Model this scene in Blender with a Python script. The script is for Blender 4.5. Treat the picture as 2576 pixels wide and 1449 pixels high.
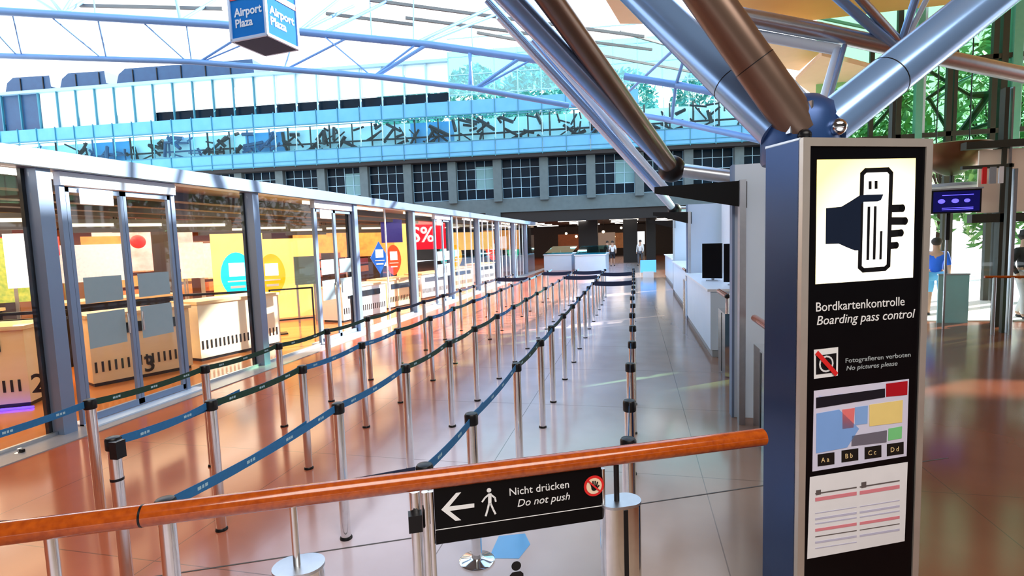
import bpy, math, random
from mathutils import Vector, Matrix
random.seed(7)
for o in list(bpy.data.objects): bpy.data.objects.remove(o)
SC = bpy.context.scene
COL = SC.collection

# ------------------------------------------------------------------ camera
FPX = 1344.93; YAW = -.227943; PITCH = -.0874485; ROLL = -.0336171; EYE = Vector((0, 0, 2.0))
fw = Vector((math.sin(YAW)*math.cos(PITCH), math.cos(YAW)*math.cos(PITCH), math.sin(PITCH)))
r0 = Vector((math.cos(YAW), -math.sin(YAW), 0)); u0 = r0.cross(fw)
rt = r0*math.cos(ROLL)+u0*math.sin(ROLL); up = -r0*math.sin(ROLL)+u0*math.cos(ROLL)
cd = bpy.data.cameras.new('camera'); cam = bpy.data.objects.new('camera', cd); COL.objects.link(cam)
cd.sensor_fit = 'HORIZONTAL'; cd.sensor_width = 36; cd.lens = 36*FPX/2576; cd.clip_start = .05; cd.clip_end = 500
M = Matrix.Identity(4)
for i in range(3):
    M[i][0] = rt[i]; M[i][1] = up[i]; M[i][2] = -fw[i]; M[i][3] = EYE[i]
cam.matrix_world = M
SC.camera = cam

# ------------------------------------------------------------------ world, sun, exposure
w = bpy.data.worlds.new('sky'); SC.world = w; w.use_nodes = True
nt = w.node_tree; nt.nodes.clear()
wo = nt.nodes.new('ShaderNodeOutputWorld'); wb = nt.nodes.new('ShaderNodeBackground')
tc = nt.nodes.new('ShaderNodeTexCoord'); sx = nt.nodes.new('ShaderNodeSeparateXYZ'); cr = nt.nodes.new('ShaderNodeValToRGB')
nt.links.new(tc.outputs['Generated'], sx.inputs[0]); nt.links.new(sx.outputs['Z'], cr.inputs[0])
cr.color_ramp.elements[0].color = (.95, .97, 1, 1); cr.color_ramp.elements[1].color = (.36, .62, 1, 1)
cr.color_ramp.elements[0].position = .36; cr.color_ramp.elements[1].position = .9
nt.links.new(cr.outputs[0], wb.inputs[0]); wb.inputs[1].default_value = 1.6
nt.links.new(wb.outputs[0], wo.inputs[0])
sl = bpy.data.lights.new('sun', 'SUN'); sun = bpy.data.objects.new('sun', sl); COL.objects.link(sun)
sl.energy = 10.0; sl.angle = .02; sl.color = (1, .93, .84)
sun.rotation_euler = Vector((.70, .50, .42)).to_track_quat('Z', 'Y').to_euler()
SC.view_settings.view_transform = 'Standard'; SC.view_settings.look = 'None'
SC.view_settings.exposure = 0.75; SC.view_settings.gamma = 1; SC.view_settings.use_curve_mapping = False

# ------------------------------------------------------------------ measuring helpers (photo pixel -> world point on a real plane)
def ray(x, y): return fw*FPX + rt*(x-1288) + up*(724.5-y)
def pz(x, y, z): d = ray(x, y); return EYE + d*((z-EYE.z)/d.z)
def pX(x, y, X): d = ray(x, y); return EYE + d*(X/d.x)
def pY(x, y, Y): d = ray(x, y); return EYE + d*(Y/d.y)
def pP(x, y, o, n): d = ray(x, y); return EYE + d*((o-EYE).dot(n)/d.dot(n))

# ------------------------------------------------------------------ materials
def mat(name, col, rough=.5, metal=0, emit=None, es=1, trans=0, spec=.5, noise=None, scale=8, bump=0, coat=0, tile=(1,1,1)):
    m = bpy.data.materials.new(name); m.use_nodes = True; n = m.node_tree; b = n.nodes['Principled BSDF']
    b.inputs['Base Color'].default_value = (*col, 1); b.inputs['Roughness'].default_value = rough
    b.inputs['Metallic'].default_value = metal; b.inputs['Specular IOR Level'].default_value = spec
    b.inputs['Coat Weight'].default_value = coat
    if emit: b.inputs['Emission Color'].default_value = (*emit, 1); b.inputs['Emission Strength'].default_value = es
    c2 = noise if noise else tuple(min(1, c*.88) for c in col)
    t = n.nodes.new('ShaderNodeTexCoord'); mp = n.nodes.new('ShaderNodeMapping'); mp.inputs['Scale'].default_value = tile
    nz = n.nodes.new('ShaderNodeTexNoise'); nz.inputs['Scale'].default_value = scale; nz.inputs['Detail'].default_value = 4
    mx = n.nodes.new('ShaderNodeMix'); mx.data_type = 'RGBA'
    n.links.new(t.outputs['Object'], mp.inputs[0]); n.links.new(mp.outputs[0], nz.inputs['Vector']); n.links.new(nz.outputs['Fac'], mx.inputs[0])
    mx.inputs[6].default_value = (*col, 1); mx.inputs[7].default_value = (*c2, 1)
    n.links.new(mx.outputs[2], b.inputs['Base Color'])
    if emit and noise: n.links.new(mx.outputs[2], b.inputs['Emission Color'])
    if bump:
        bp = n.nodes.new('ShaderNodeBump'); bp.inputs['Strength'].default_value = bump; bp.inputs['Distance'].default_value = .01
        n.links.new(nz.outputs['Fac'], bp.inputs['Height']); n.links.new(bp.outputs[0], b.inputs['Normal'])
    return m
def glass(name, tint, refl=.12, rough=.02):
    m = bpy.data.materials.new(name); m.use_nodes = True; n = m.node_tree; n.nodes.clear()
    o = n.nodes.new('ShaderNodeOutputMaterial'); mx = n.nodes.new('ShaderNodeMixShader')
    tr = n.nodes.new('ShaderNodeBsdfTransparent'); gl = n.nodes.new('ShaderNodeBsdfGlossy'); fr = n.nodes.new('ShaderNodeLayerWeight')
    mu = n.nodes.new('ShaderNodeMath'); mu.operation = 'MULTIPLY_ADD'; mu.inputs[1].default_value = .5; mu.inputs[2].default_value = refl*.3
    fr.inputs[0].default_value = refl
    tr.inputs[0].default_value = (*tint, 1); gl.inputs['Roughness'].default_value = rough; gl.inputs[0].default_value = (.9, .95, 1, 1)
    n.links.new(fr.outputs['Fresnel'], mu.inputs[0]); n.links.new(mu.outputs[0], mx.inputs[0])
    n.links.new(tr.outputs[0], mx.inputs[1]); n.links.new(gl.outputs[0], mx.inputs[2]); n.links.new(mx.outputs[0], o.inputs[0])
    return m
def wood(name, c1, c2, rough=.3, stretch=(1, 12, 12), coat=.5):
    return mat(name, c1, rough, noise=c2, scale=3, tile=stretch, coat=coat)

STEEL = mat('polished_steel', (.86, .87, .86), .09, 1, noise=(.72, .73, .74), scale=30)
SATIN = mat('satin_steel', (.62, .66, .7), .35, 1, noise=(.5, .54, .6), scale=20)
ALU = mat('aluminium_frame', (.22, .31, .47), .4, .35, noise=(.18, .26, .41), scale=3)
BLUEALU = mat('blue_coated_metal', (.035, .075, .19), .25, .6, noise=(.025, .055, .15), scale=2)
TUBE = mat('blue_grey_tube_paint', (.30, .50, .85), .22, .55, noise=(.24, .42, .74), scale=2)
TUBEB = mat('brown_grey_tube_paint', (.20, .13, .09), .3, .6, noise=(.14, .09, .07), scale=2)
TRUSS = mat('pale_blue_truss_paint', (.17, .34, .66), .4, .2, noise=(.13, .28, .56), scale=3)
BLACK = mat('black_plastic', (.004, .004, .005), .35, noise=(.008, .008, .01), spec=.3)
BLKGL = mat('black_gloss_panel', (.002, .002, .003), .3, noise=(.003, .003, .004), spec=.15)
RAILW = wood('varnished_cherry_wood', (.60, .12, .008), (.22, .025, .003), .16, (14, 14, 14), .6)
OAK = wood('pale_oak_veneer', (.78, .52, .26), (.62, .38, .16), .45, (6, 6, .6))
WHITE = mat('white_panel', (.8, .82, .85), .35, noise=(.72, .75, .8))
WHITEB = mat('bluish_white_panel', (.66, .78, .92), .3, noise=(.56, .7, .86), scale=2)
GREY = mat('grey_panel', (.3, .34, .38), .5)
DARK = mat('dark_ceiling', (.012, .011, .012), .7)
DBROWN = mat('dark_brown_timber', (.05, .02, .01), .5, noise=(.02, .01, .006))
CONC = mat('pale_concrete', (.12, .17, .19), .8, noise=(.08, .12, .135), scale=3, bump=.3)
BELTB = mat('blue_webbing', (.01, .11, .30), .7, noise=(.015, .16, .38), scale=60)
BELTG = mat('dark_green_webbing', (.004, .03, .018), .7, noise=(.006, .05, .03), scale=60)
BELTK = mat('navy_webbing', (.006, .014, .05), .7)
LETTER = mat('white_lettering', (.85, .87, .88), .5)
RED = mat('red_paint', (.75, .02, .02), .4)
PANE = glass('clear_glass', (.95, .98, .99), .08)
PANEC = glass('cyan_glass', (.45, .9, .95), .3)
ROOFG = glass('roof_glass', (.97, .99, 1), .03)
PANEF = glass('facade_glass', (.80, .97, 1), .03)
FROST = mat('frosted_film', (.30, .42, .47), .5, noise=(.26, .38, .43))

# ------------------------------------------------------------------ mesh builder
class MB:
    def __init__(s): s.v = []; s.f = []
    def add(s, vs, fs):
        k = len(s.v); s.v += [Vector(v) for v in vs]; s.f += [tuple(i+k for i in f) for f in fs]; return s
    def box(s, c, d, rz=0, M3=None):
        hx, hy, hz = d[0]/2, d[1]/2, d[2]/2; q = M3 or Matrix.Rotation(rz, 3, 'Z')
        vs = [Vector(c)+q @ Vector((x*hx, y*hy, z*hz)) for z in (-1, 1) for x, y in ((-1, -1), (1, -1), (1, 1), (-1, 1))]
        return s.add(vs, [(3, 2, 1, 0), (4, 5, 6, 7), (0, 1, 5, 4), (1, 2, 6, 5), (2, 3, 7, 6), (3, 0, 4, 7)])
    def span(s, a, b):
        return s.box([(a[i]+b[i])/2 for i in range(3)], [abs(a[i]-b[i]) for i in range(3)])
    def tube(s, a, b, r, n=16, r2=None, cap=True):
        a = Vector(a); b = Vector(b); d = (b-a).normalized(); r2 = r if r2 is None else r2
        x = d.orthogonal().normalized(); y = d.cross(x)
        vs = [a+(x*math.cos(t)+y*math.sin(t))*r for t in [2*math.pi*i/n for i in range(n)]]
        vs += [b+(x*math.cos(t)+y*math.sin(t))*r2 for t in [2*math.pi*i/n for i in range(n)]]
        fs = [(i, (i+1) % n, n+(i+1) % n, n+i) for i in range(n)]
        if cap: fs += [tuple(range(n-1, -1, -1)), tuple(range(n, 2*n))]
        return s.add(vs, fs)
    def path(s, pts, r, n=12):
        for a, b in zip(pts, pts[1:]): s.tube(a, b, r, n)
        for p in pts[1:-1]: s.ball(p, r*1.0, n, max(4, n//2))
        return s
    def ball(s, c, r, n=16, m=8, sc=(1, 1, 1)):
        c = Vector(c); vs = [c+Vector((0, 0, r*sc[2]))]
        for j in range(1, m):
            t = math.pi*j/m
            for i in range(n):
                p = 2*math.pi*i/n; vs.append(c+Vector((r*sc[0]*math.sin(t)*math.cos(p), r*sc[1]*math.sin(t)*math.sin(p), r*sc[2]*math.cos(t))))
        vs.append(c-Vector((0, 0, r*sc[2]))); fs = [(0, 1+i, 1+(i+1) % n) for i in range(n)]
        for j in range(m-2):
            for i in range(n): a = 1+j*n+i; b = 1+j*n+(i+1) % n; fs.append((a, a+n, b+n, b))
        L = len(vs)-1; fs += [(L, 1+(m-2)*n+(i+1) % n, 1+(m-2)*n+i) for i in range(n)]
        return s.add(vs, fs)
    def lathe(s, c, prof, n=24):
        c = Vector(c); k = len(prof); vs = []
        for r, z in prof:
            for i in range(n): t = 2*math.pi*i/n; vs.append(c+Vector((r*math.cos(t), r*math.sin(t), z)))
        fs = [(j*n+i, j*n+(i+1) % n, (j+1)*n+(i+1) % n, (j+1)*n+i) for j in range(k-1) for i in range(n)]
        fs += [tuple(range(n-1, -1, -1)), tuple(range((k-1)*n, k*n))]
        return s.add(vs, fs)
    def prism(s, pts, off):                       # planar 3D polygon pushed by vector off
        n = len(pts); off = Vector(off); vs = [Vector(p) for p in pts]; vs += [p+off for p in vs]
        return s.add(vs, [tuple(range(n-1, -1, -1)), tuple(range(n, 2*n))]+[(i, (i+1) % n, n+(i+1) % n, n+i) for i in range(n)])
    def build(s, name, m, parent=None, smooth=False, **kw):
        me = bpy.data.meshes.new(name); me.from_pydata([tuple(v) for v in s.v], [], s.f)
        me.materials.append(m)
        import bmesh
        b = bmesh.new(); b.from_mesh(me); bmesh.ops.recalc_face_normals(b, faces=b.faces); b.to_mesh(me); b.free()
        if smooth:
            me.polygons.foreach_set('use_smooth', [True]*len(me.polygons))
            me.set_sharp_from_angle(angle=math.radians(40))
        o = bpy.data.objects.new(name, me); COL.objects.link(o)
        if parent: o.parent = parent
        for k, v in kw.items(): o[k] = v
        return o
def empty(name, loc=(0, 0, 0), rz=0, **kw):
    o = bpy.data.objects.new(name, None); COL.objects.link(o); o.location = loc; o.rotation_euler = (0, 0, rz); o.empty_display_size = .1
    for k, v in kw.items(): o[k] = v
    return o
def thing(name, label, cat, loc=(0, 0, 0), rz=0, group=None):
    o = empty(name, loc, rz, label=label, category=cat)
    if group: o['group'] = group
    return o
def copy_tree(o, parent=None):
    c = o.copy(); COL.objects.link(c); c.parent = parent
    for ch in o.children: copy_tree(ch, c)
    return c
def text(s, size, M4, m, name, parent=None, shear=0, depth=.0008, align='LEFT', bold=0, **kw):
    cu = bpy.data.curves.new('tmp', 'FONT'); cu.body = s; cu.size = size; cu.extrude = depth; cu.shear = shear; cu.align_x = align; cu.offset = bold
    cu.resolution_u = 3
    o = bpy.data.objects.new('tmp', cu); COL.objects.link(o)
    dg = bpy.context.evaluated_depsgraph_get(); me = bpy.data.meshes.new_from_object(o.evaluated_get(dg))
    bpy.data.objects.remove(o); me.name = name; me.materials.clear(); me.materials.append(m); me.transform(M4)
    q = bpy.data.objects.new(name, me); COL.objects.link(q)
    if parent: q.parent = parent
    for k, v in kw.items(): q[k] = v
    return q
def frame(o, ux, uy):
    ux = Vector(ux).normalized(); uy = Vector(uy).normalized(); n = ux.cross(uy); m = Matrix.Identity(4)
    for i in range(3): m[i][0] = ux[i]; m[i][1] = uy[i]; m[i][2] = n[i]; m[i][3] = o[i]
    return m
ORD = ['first', 'second', 'third', 'fourth', 'fifth', 'sixth', 'seventh', 'eighth', 'ninth', 'tenth', 'eleventh', 'twelfth', 'thirteenth',
       'fourteenth', 'fifteenth', 'sixteenth', 'seventeenth', 'eighteenth', 'nineteenth', 'twentieth']
UPV = Vector((0, 0, 1))

# ------------------------------------------------------------------ floor
def floor_material():
    m = bpy.data.materials.new('glossy_stone_tiles'); m.use_nodes = True; n = m.node_tree; b = n.nodes['Principled BSDF']; L = n.links.new
    t = n.nodes.new('ShaderNodeTexCoord'); s = n.nodes.new('ShaderNodeSeparateXYZ'); L(t.outputs['Object'], s.inputs[0])
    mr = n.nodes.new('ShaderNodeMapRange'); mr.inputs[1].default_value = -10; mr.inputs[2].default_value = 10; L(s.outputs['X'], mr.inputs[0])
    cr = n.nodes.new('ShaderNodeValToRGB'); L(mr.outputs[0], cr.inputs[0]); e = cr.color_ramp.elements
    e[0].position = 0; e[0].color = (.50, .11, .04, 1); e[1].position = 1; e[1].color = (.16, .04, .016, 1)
    for p, c in ((.345, (.50, .13, .062)), (.375, (.44, .19, .14)), (.405, (.70, .60, .66)), (.45, (.72, .63, .68)), (.49, (.50, .42, .39)), (.53, (.34, .25, .19)), (.58, (.17, .06, .032))):  # outer stops are tile tones; pale middle ones paint in the bright reflection
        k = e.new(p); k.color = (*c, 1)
    nz = n.nodes.new('ShaderNodeTexNoise'); nz.inputs['Scale'].default_value = 1.3; nz.inputs['Detail'].default_value = 5; L(t.outputs['Object'], nz.inputs['Vector'])
    mx = n.nodes.new('ShaderNodeMix'); mx.data_type = 'RGBA'; mx.blend_type = 'MULTIPLY'; mx.inputs[0].default_value = .5
    c2 = n.nodes.new('ShaderNodeValToRGB'); L(nz.outputs['Fac'], c2.inputs[0]); c2.color_ramp.elements[0].position = .35; c2.color_ramp.elements[0].color = (.75, .72, .7, 1); c2.color_ramp.elements[1].position = .65
    L(cr.outputs[0], mx.inputs[6]); L(c2.outputs[0], mx.inputs[7])
    def line(axis, period, off, wd):
        a = n.nodes.new('ShaderNodeMath'); a.operation = 'SUBTRACT'; a.inputs[1].default_value = off; L(s.outputs[axis], a.inputs[0])
        p = n.nodes.new('ShaderNodeMath'); p.operation = 'PINGPONG'; p.inputs[1].default_value = period/2; L(a.outputs[0], p.inputs[0])
        q = n.nodes.new('ShaderNodeMath'); q.operation = 'LESS_THAN'; q.inputs[1].default_value = wd; L(p.outputs[0], q.inputs[0]); return q
    q1 = line('X', 1.8, .52, .004); q2 = line('Y', 1.8, 8.1, .004)
    ad = n.nodes.new('ShaderNodeMath'); ad.operation = 'MAXIMUM'; L(q1.outputs[0], ad.inputs[0]); L(q2.outputs[0], ad.inputs[1])
    ml = n.nodes.new('ShaderNodeMath'); ml.operation = 'MULTIPLY'; ml.inputs[1].default_value = .6; L(ad.outputs[0], ml.inputs[0])
    m2 = n.nodes.new('ShaderNodeMix'); m2.data_type = 'RGBA'; L(ml.outputs[0], m2.inputs[0]); L(mx.outputs[2], m2.inputs[6]); m2.inputs[7].default_value = (.05, .03, .02, 1)
    L(m2.outputs[2], b.inputs['Base Color']); b.inputs['Roughness'].default_value = .14; b.inputs['Specular IOR Level'].default_value = .3
    return m
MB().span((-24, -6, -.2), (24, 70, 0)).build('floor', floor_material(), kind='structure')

# kiosk / handrail frame
KA = 1.1259; KT = Vector((math.sin(KA), math.cos(KA), 0)); KB = Vector((-KT.y, KT.x, 0)); KN = -KB    # along, back, front
RO = Vector((-.875, 1.933, 1.05))
RZ = math.atan2(KT.y, KT.x)
def pr_(x, y, off=0.0): return pP(x, y, RO-KB*off, KB)
j = RO+KT*0; j.z = 0
jl = Vector((-1.8, 3.1, 0))
MB().box(jl+KT*.9+UPV*.001, (8.0, .012, .002), RZ).build('trim_1', mat('dark_joint', (.06, .05, .045), .6), kind='structure')
MB().box((-6.16, 22, .006), (.42, 38, .012)).build('trim_2', mat('grey_threshold_stone', (.33, .31, .32), .3), kind='structure')

# ------------------------------------------------------------------ handrail
hr = thing('handrail', 'long varnished reddish wood handrail crossing the foreground in front of the belt posts', 'handrail', RO+KT*-.5-UPV*1.05)
H0 = hr.location
def HL(v): return Vector(v)-H0
ra, rb = RO+KT*-2.6, RO+KT*1.60
MB().tube(HL(ra), HL(RO+KT*-.98), .040, 28).build('rail', RAILW, hr, True)
MB().tube(HL(RO+KT*-.976), HL(rb), .040, 28).build('rail', RAILW, hr, True)
for s in (-.978, ):
    MB().tube(HL(RO+KT*(s-.004)), HL(RO+KT*(s+.004)), .0405, 28).build('joint_ring', BLACK, hr, True)
def sup(x, rad, m=STEEL, z0=0.0, off=0.0):
    p = pr_(x, 1290); s = (p-RO).dot(KT); q = RO+KT*s+KB*off; q.z = 0
    MB().tube(HL((q.x, q.y, z0)), HL((q.x, q.y, 1.02)), rad, 20).build('support_post', m, hr, True); return q
sup(738, .014); qg = sup(1552, .012, BLACK); sup(120, .02)

# ------------------------------------------------------------------ steel cabinets of the swing gate
def drum_cabinet(x, w_, d_, top, label):
    p = pr_(x, 1290); s = (p-RO).dot(KT); q = RO+KT*s; q.z = 0
    t = thing('gate_cabinet', label, 'gate cabinet', q, RZ)
    prof = []
    for k in range(13): a = -math.pi/2+math.pi*k/12; prof.append((w_/2-d_/2+d_/2*math.cos(a), d_/2*math.sin(a)))
    for k in range(13): a = math.pi/2+math.pi*k/12; prof.append((-w_/2+d_/2+d_/2*math.cos(a), d_/2*math.sin(a)))
    MB().prism([(x_, y_, 0) for x_, y_ in prof], (0, 0, top-.012)).build('housing', STEEL, t, True)
    MB().prism([(x_*1.03, y_*1.03, top-.012) for x_, y_ in prof], (0, 0, .012)).build('lid', SATIN, t, True)
    MB().box((0, -d_/2-.0005, top/2), (.02, .004, top*.96)).build('groove', BLACK, t)
    return t, q
drum_cabinet(742, .19, .14, .775, 'steel gate cabinet with oval lid at the bottom edge, left of the black push sign')
drum_cabinet(1560, .185, .12, .845, 'steel gate cabinet directly right of the black push sign')

# ------------------------------------------------------------------ glass swing gate with the sign
s0 = .07; s1 = .79
G0 = RO+KT*s0; G0.z = 0
gate = thing('swing_gate', 'low glass gate under the wooden rail carrying a black arrow sign', 'gate', G0, RZ)
Wg = s1-s0
MB().box((Wg/2, 0, .48), (Wg, .010, .80)).build('glass_leaf', PANE, gate)
MB().box((Wg/2, -.006, .895), (Wg, .018, .235)).build('sign_board', BLKGL, gate)
MB().box((Wg/2, -.016, .84), (Wg, .002, .0025)).build('sign_line', LETTER, gate)
gm = lambda u, v: (u, -.0158, v)
def gpx(x, y):
    v = pP(x, y, RO-KB*.016, KB); return ((v-G0).dot(KT), v.z)
def flat(pts, m, name, par, y=-.0165, th=.001):
    return MB().prism([(u, y, v) for u, v in pts], (0, -th, 0)).build(name, m, par)
arrow = [(1110, 1282), (1147, 1240), (1160, 1238), (1130, 1274), (1193, 1266), (1193, 1276), (1131, 1285), (1160, 1308), (1146, 1310)]
flat([gpx(*p) for p in arrow], LETTER, 'arrow', gate)
fig = MB()
def stroke(mb, pts, wd, y, cap=False):
    for a, b in zip(pts, pts[1:]):
        a = Vector(a); b = Vector(b); d = (b-a).normalized()*1; nn = Vector((-d.y, d.x))*wd/2; d *= wd*.25
        P = [a-d+nn, a-d-nn, b+d-nn, b+d+nn]
        mb.prism([(p.x, y, p.y) for p in P], (0, -.001, 0))
def disc(mb, c, r, y, th=.001, n=20, ry=None):
    mb.prism([(c[0]+r*math.cos(2*math.pi*i/n), y, c[1]+(ry or r)*math.sin(2*math.pi*i/n)) for i in range(n)], (0, -th, 0))
disc(fig, gpx(1230, 1233), .0095, -.0165)
stroke(fig, [gpx(1232, 1243), gpx(1232, 1268)], .014, -.0165)
stroke(fig, [gpx(1228, 1245), gpx(1220, 1252), gpx(1213, 1262)], .007, -.0165)
stroke(fig, [gpx(1236, 1245), gpx(1245, 1252), gpx(1247, 1261)], .007, -.0165)
stroke(fig, [gpx(1230, 1266), gpx(1227, 1280), gpx(1222, 1297)], .008, -.0165)
stroke(fig, [gpx(1234, 1266), gpx(1240, 1280), gpx(1246, 1292)], .008, -.0165)
fig.build('walking_figure', LETTER, gate)
for sstr, (x, y), sh, sz in (('Nicht drücken', (1280, 1247), 0, .0455), ('Do not push', (1300, 1275), .25, .0455)):
    u, v = gpx(x, y)
    text(sstr, sz, frame((u, -.0168, v), (1, 0, 0), (0, 0, 1)), LETTER, 'lettering', gate, sh)
pr = MB(); cu_, cv_ = gpx(1494, 1222)
disc(pr, (cu_, cv_), .046, -.0165, n=32); pr.build('prohibition_disc', RED, gate)
pr = MB(); disc(pr, (cu_, cv_), .035, -.0178, n=32); pr.build('disc_face', mat('warm_white_face', (.9, .7, .5), .4), gate)
pr = MB(); disc(pr, (cu_, cv_-.008), .013, -.019)
for k, (dx, l) in enumerate(((-.012, .018), (-.004, .024), (.004, .023), (.012, .018))): stroke(pr, [(cu_+dx*.8, cv_-.006), (cu_+dx*1.3, cv_+l-.002)], .006, -.019)
stroke(pr, [(cu_+.008, cv_-.014), (cu_+.022, cv_)], .006, -.019)
pr.build('hand_symbol', BLACK, gate)
pr = MB(); stroke(pr, [(cu_-.027, cv_+.027), (cu_+.027, cv_-.027)], .007, -.0205); pr.build('prohibition_bar', RED, gate)
pr = MB(); c = gpx(1300, 1427); disc(pr, c, .021, -.006, n=28)
pr.prism([(c[0]+a, -.006, c[1]-.026+b) for a, b in ((-.03, -.06), (-.03, -.012), (-.018, 0), (.018, 0), (.03, -.012), (.03, -.06))], (0, -.001, 0))
pr.build('person_sticker', BLACK, gate)
# hinge posts
hp = MB()
hp.tube((-.035, 0, 0), (-.035, 0, 1.0), .014, 20); hp.build('hinge_post', STEEL, gate, True)
MB().tube((-.012, -.004, 0), (-.012, -.004, 1.0), .011, 20).build('hinge_post', STEEL, gate, True)
MB().tube((-.075, .02, 0), (-.075, .02, 1.0), .022, 20).build('hinge_post', STEEL, gate, True)
MB().box((-.078, -.008, .885), (.055, .05, .07)).build('clamp', BLACK, gate)
MB().tube((Wg+.012, 0, 0), (Wg+.012, 0, 1.0), .010, 16).build('closing_post', STEEL, gate, True)

# ------------------------------------------------------------------ information kiosk
K0 = Vector((.735, 2.70, 0)); KW = .724; KD = .234; KH = 2.42
ki = thing('kiosk', 'tall black information pillar with a lit yellow hand and ticket picture on top', 'information pillar', K0, RZ)
MB().box((KW/2, KD/2, KH/2), (KW, KD-.01, KH-.012)).build('body', BLUEALU, ki)
FR = MB(); ft = .038
for x in (ft/2, KW-ft/2): FR.box((x, -.004, KH/2), (ft, .03, KH))
FR.box((KW/2, -.004, KH-ft/2), (KW-2*ft, .03, ft)); FR.build('front_frame', mat('brushed_alu', (.66, .62, .56), .35, .6, noise=(.56, .52, .47)), ki)
MB().box((KW/2, -.002, (KH-ft)/2), (KW-2*ft, .02, KH-ft)).build('front_panel', BLKGL, ki)
MB().box((KW/2, KD/2, KH-.003), (KW, KD, .012)).build('top_cap', SATIN, ki)
def kp(x, y): v = pP(x, y, K0+KN*.012, KB); return ((v-K0).dot(KT), v.z)
def kq(pts, m, name, y=-.0125, th=.001, par=None): return flat([kp(*p) for p in pts], m, name, par or ki, y, th)
YEL = mat('backlit_yellow', (.9, .75, .25), .4, noise=(.95, .8, .3), emit=(1, .80, .34), es=1.0)
# backlight is stronger towards lower right like a real light box with its tubes there
n = YEL.node_tree; b = n.nodes['Principled BSDF']; tcx = n.nodes.new('ShaderNodeTexCoord'); spx = n.nodes.new('ShaderNodeVectorMath'); spx.operation = 'DISTANCE'
spx.inputs[1].default_value = (.46, 0, 1.88); n.links.new(tcx.outputs['Object'], spx.inputs[0])
rp = n.nodes.new('ShaderNodeValToRGB'); n.links.new(spx.outputs['Value'], rp.inputs[0]); rp.color_ramp.elements[0].color = (1, .97, .85, 1); rp.color_ramp.elements[0].position = .24
rp.color_ramp.elements[1].color = (1, .74, .20, 1); rp.color_ramp.elements[1].position = .5
n.links.new(rp.outputs[0], b.inputs['Emission Color'])
pan = kq([(2055, 402), (2303, 398), (2296, 698), (2051, 715)], YEL, 'light_panel')
# ticket
INK = BLACK
def roundrect(mb, c4, r, wd): pass
tk = kq([(2168, 430), (2240, 428), (2233, 676), (2161, 680)], mat('ticket_white', (.9, .88, .8), .4, emit=(1, .98, .9), es=.8), 'ticket_face', -.0145, .001)
tk = MB(); P = [kp(*p) for p in ((2176, 429), (2232, 427), (2240, 436), (2233, 668), (2224, 676), (2170, 680), (2161, 672), (2167, 438))]
stroke(tk, P+[P[0]], .022, -.0156)
tk.build('ticket_outline', INK, ki)
tk = MB()
for a, b_, wd in (((2187, 458), (2187, 474), .016), ((2202, 457), (2202, 473), .016), ((2184, 522), (2181, 652), .015), ((2200, 521), (2197, 651), .015), ((2215, 583), (2213, 651), .013)):
    stroke(tk, [kp(*a), kp(*b_)], wd, -.0156)
tk.build('ticket_bars', INK, ki)
hd = MB()
hand = [(2076, 524), (2115, 520), (2140, 505), (2160, 492), (2180, 490), (2220, 489), (2214, 503), (2206, 507), (2170, 508), (2163, 514), (2162, 630), (2148, 630), (2128, 622), (2108, 613), (2075, 614)]
hd.prism([(u, -.0160, v) for u, v in [kp(*p) for p in hand]], (0, -.001, 0)).build('hand_symbol', mat('ink_navy', (.004, .012, .035), .35), ki)
hd = MB()
for a, b_, wd in (((2240, 525), (2267, 524), .036), ((2240, 556), (2274, 556), .036), ((2240, 588), (2264, 586), .034), ((2238, 618), (2252, 617), .032)):
    A = kp(*a); B = kp(*b_); stroke(hd, [A, B], wd, -.0158); disc(hd, B, wd*.52, -.0158)
hd.build('finger_symbols', INK, ki)
def ktext(s, x, y, size, m=LETTER, shear=0, name='lettering', wmax=None):
    u, v = kp(x, y); o = text(s, size, frame((u, -.0135, v), (1, 0, 0), (0, 0, 1)), m, name, ki, shear)
    if wmax:
        xs = [q.co.x for q in o.data.vertices]; k = (kp(wmax, y)[0]-u)/(max(xs)-min(xs))
        o.data.transform(Matrix.Translation((u, 0, 0)) @ Matrix.Diagonal((k, 1, 1, 1)) @ Matrix.Translation((-u, 0, 0)))
    return o
ktext('Bordkartenkontrolle', 2050, 784, .062, wmax=2272)
ktext('Boarding pass control', 2052, 818, .062, shear=.2, wmax=2298)
kq([(2047, 880), (2108, 873), (2107, 945), (2047, 953)], LETTER, 'camera_sign')
kq([(2052, 895), (2103, 888), (2102, 936), (2052, 942)], BLACK, 'camera_symbol', -.014)
cm = MB(); c = kp(2077, 915); 
for i in range(16):
    a0 = 2*math.pi*i/16; a1 = 2*math.pi*(i+1)/16; stroke(cm, [(c[0]+.036*math.cos(a0), c[1]+.036*math.sin(a0)), (c[0]+.036*math.cos(a1), c[1]+.036*math.sin(a1))], .008, -.0155)
cm.build('lens_ring', LETTER, ki)
cm = MB(); stroke(cm, [kp(2054, 888), kp(2101, 940)], .022, -.017); cm.build('red_bar', RED, ki)
GRYT = mat('grey_lettering', (.4, .45, .47), .5)
ktext('Fotografieren verboten', 2125, 913, .032, GRYT, wmax=2288); ktext('No pictures please', 2127, 932, .032, GRYT, .2, wmax=2255)
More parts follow.
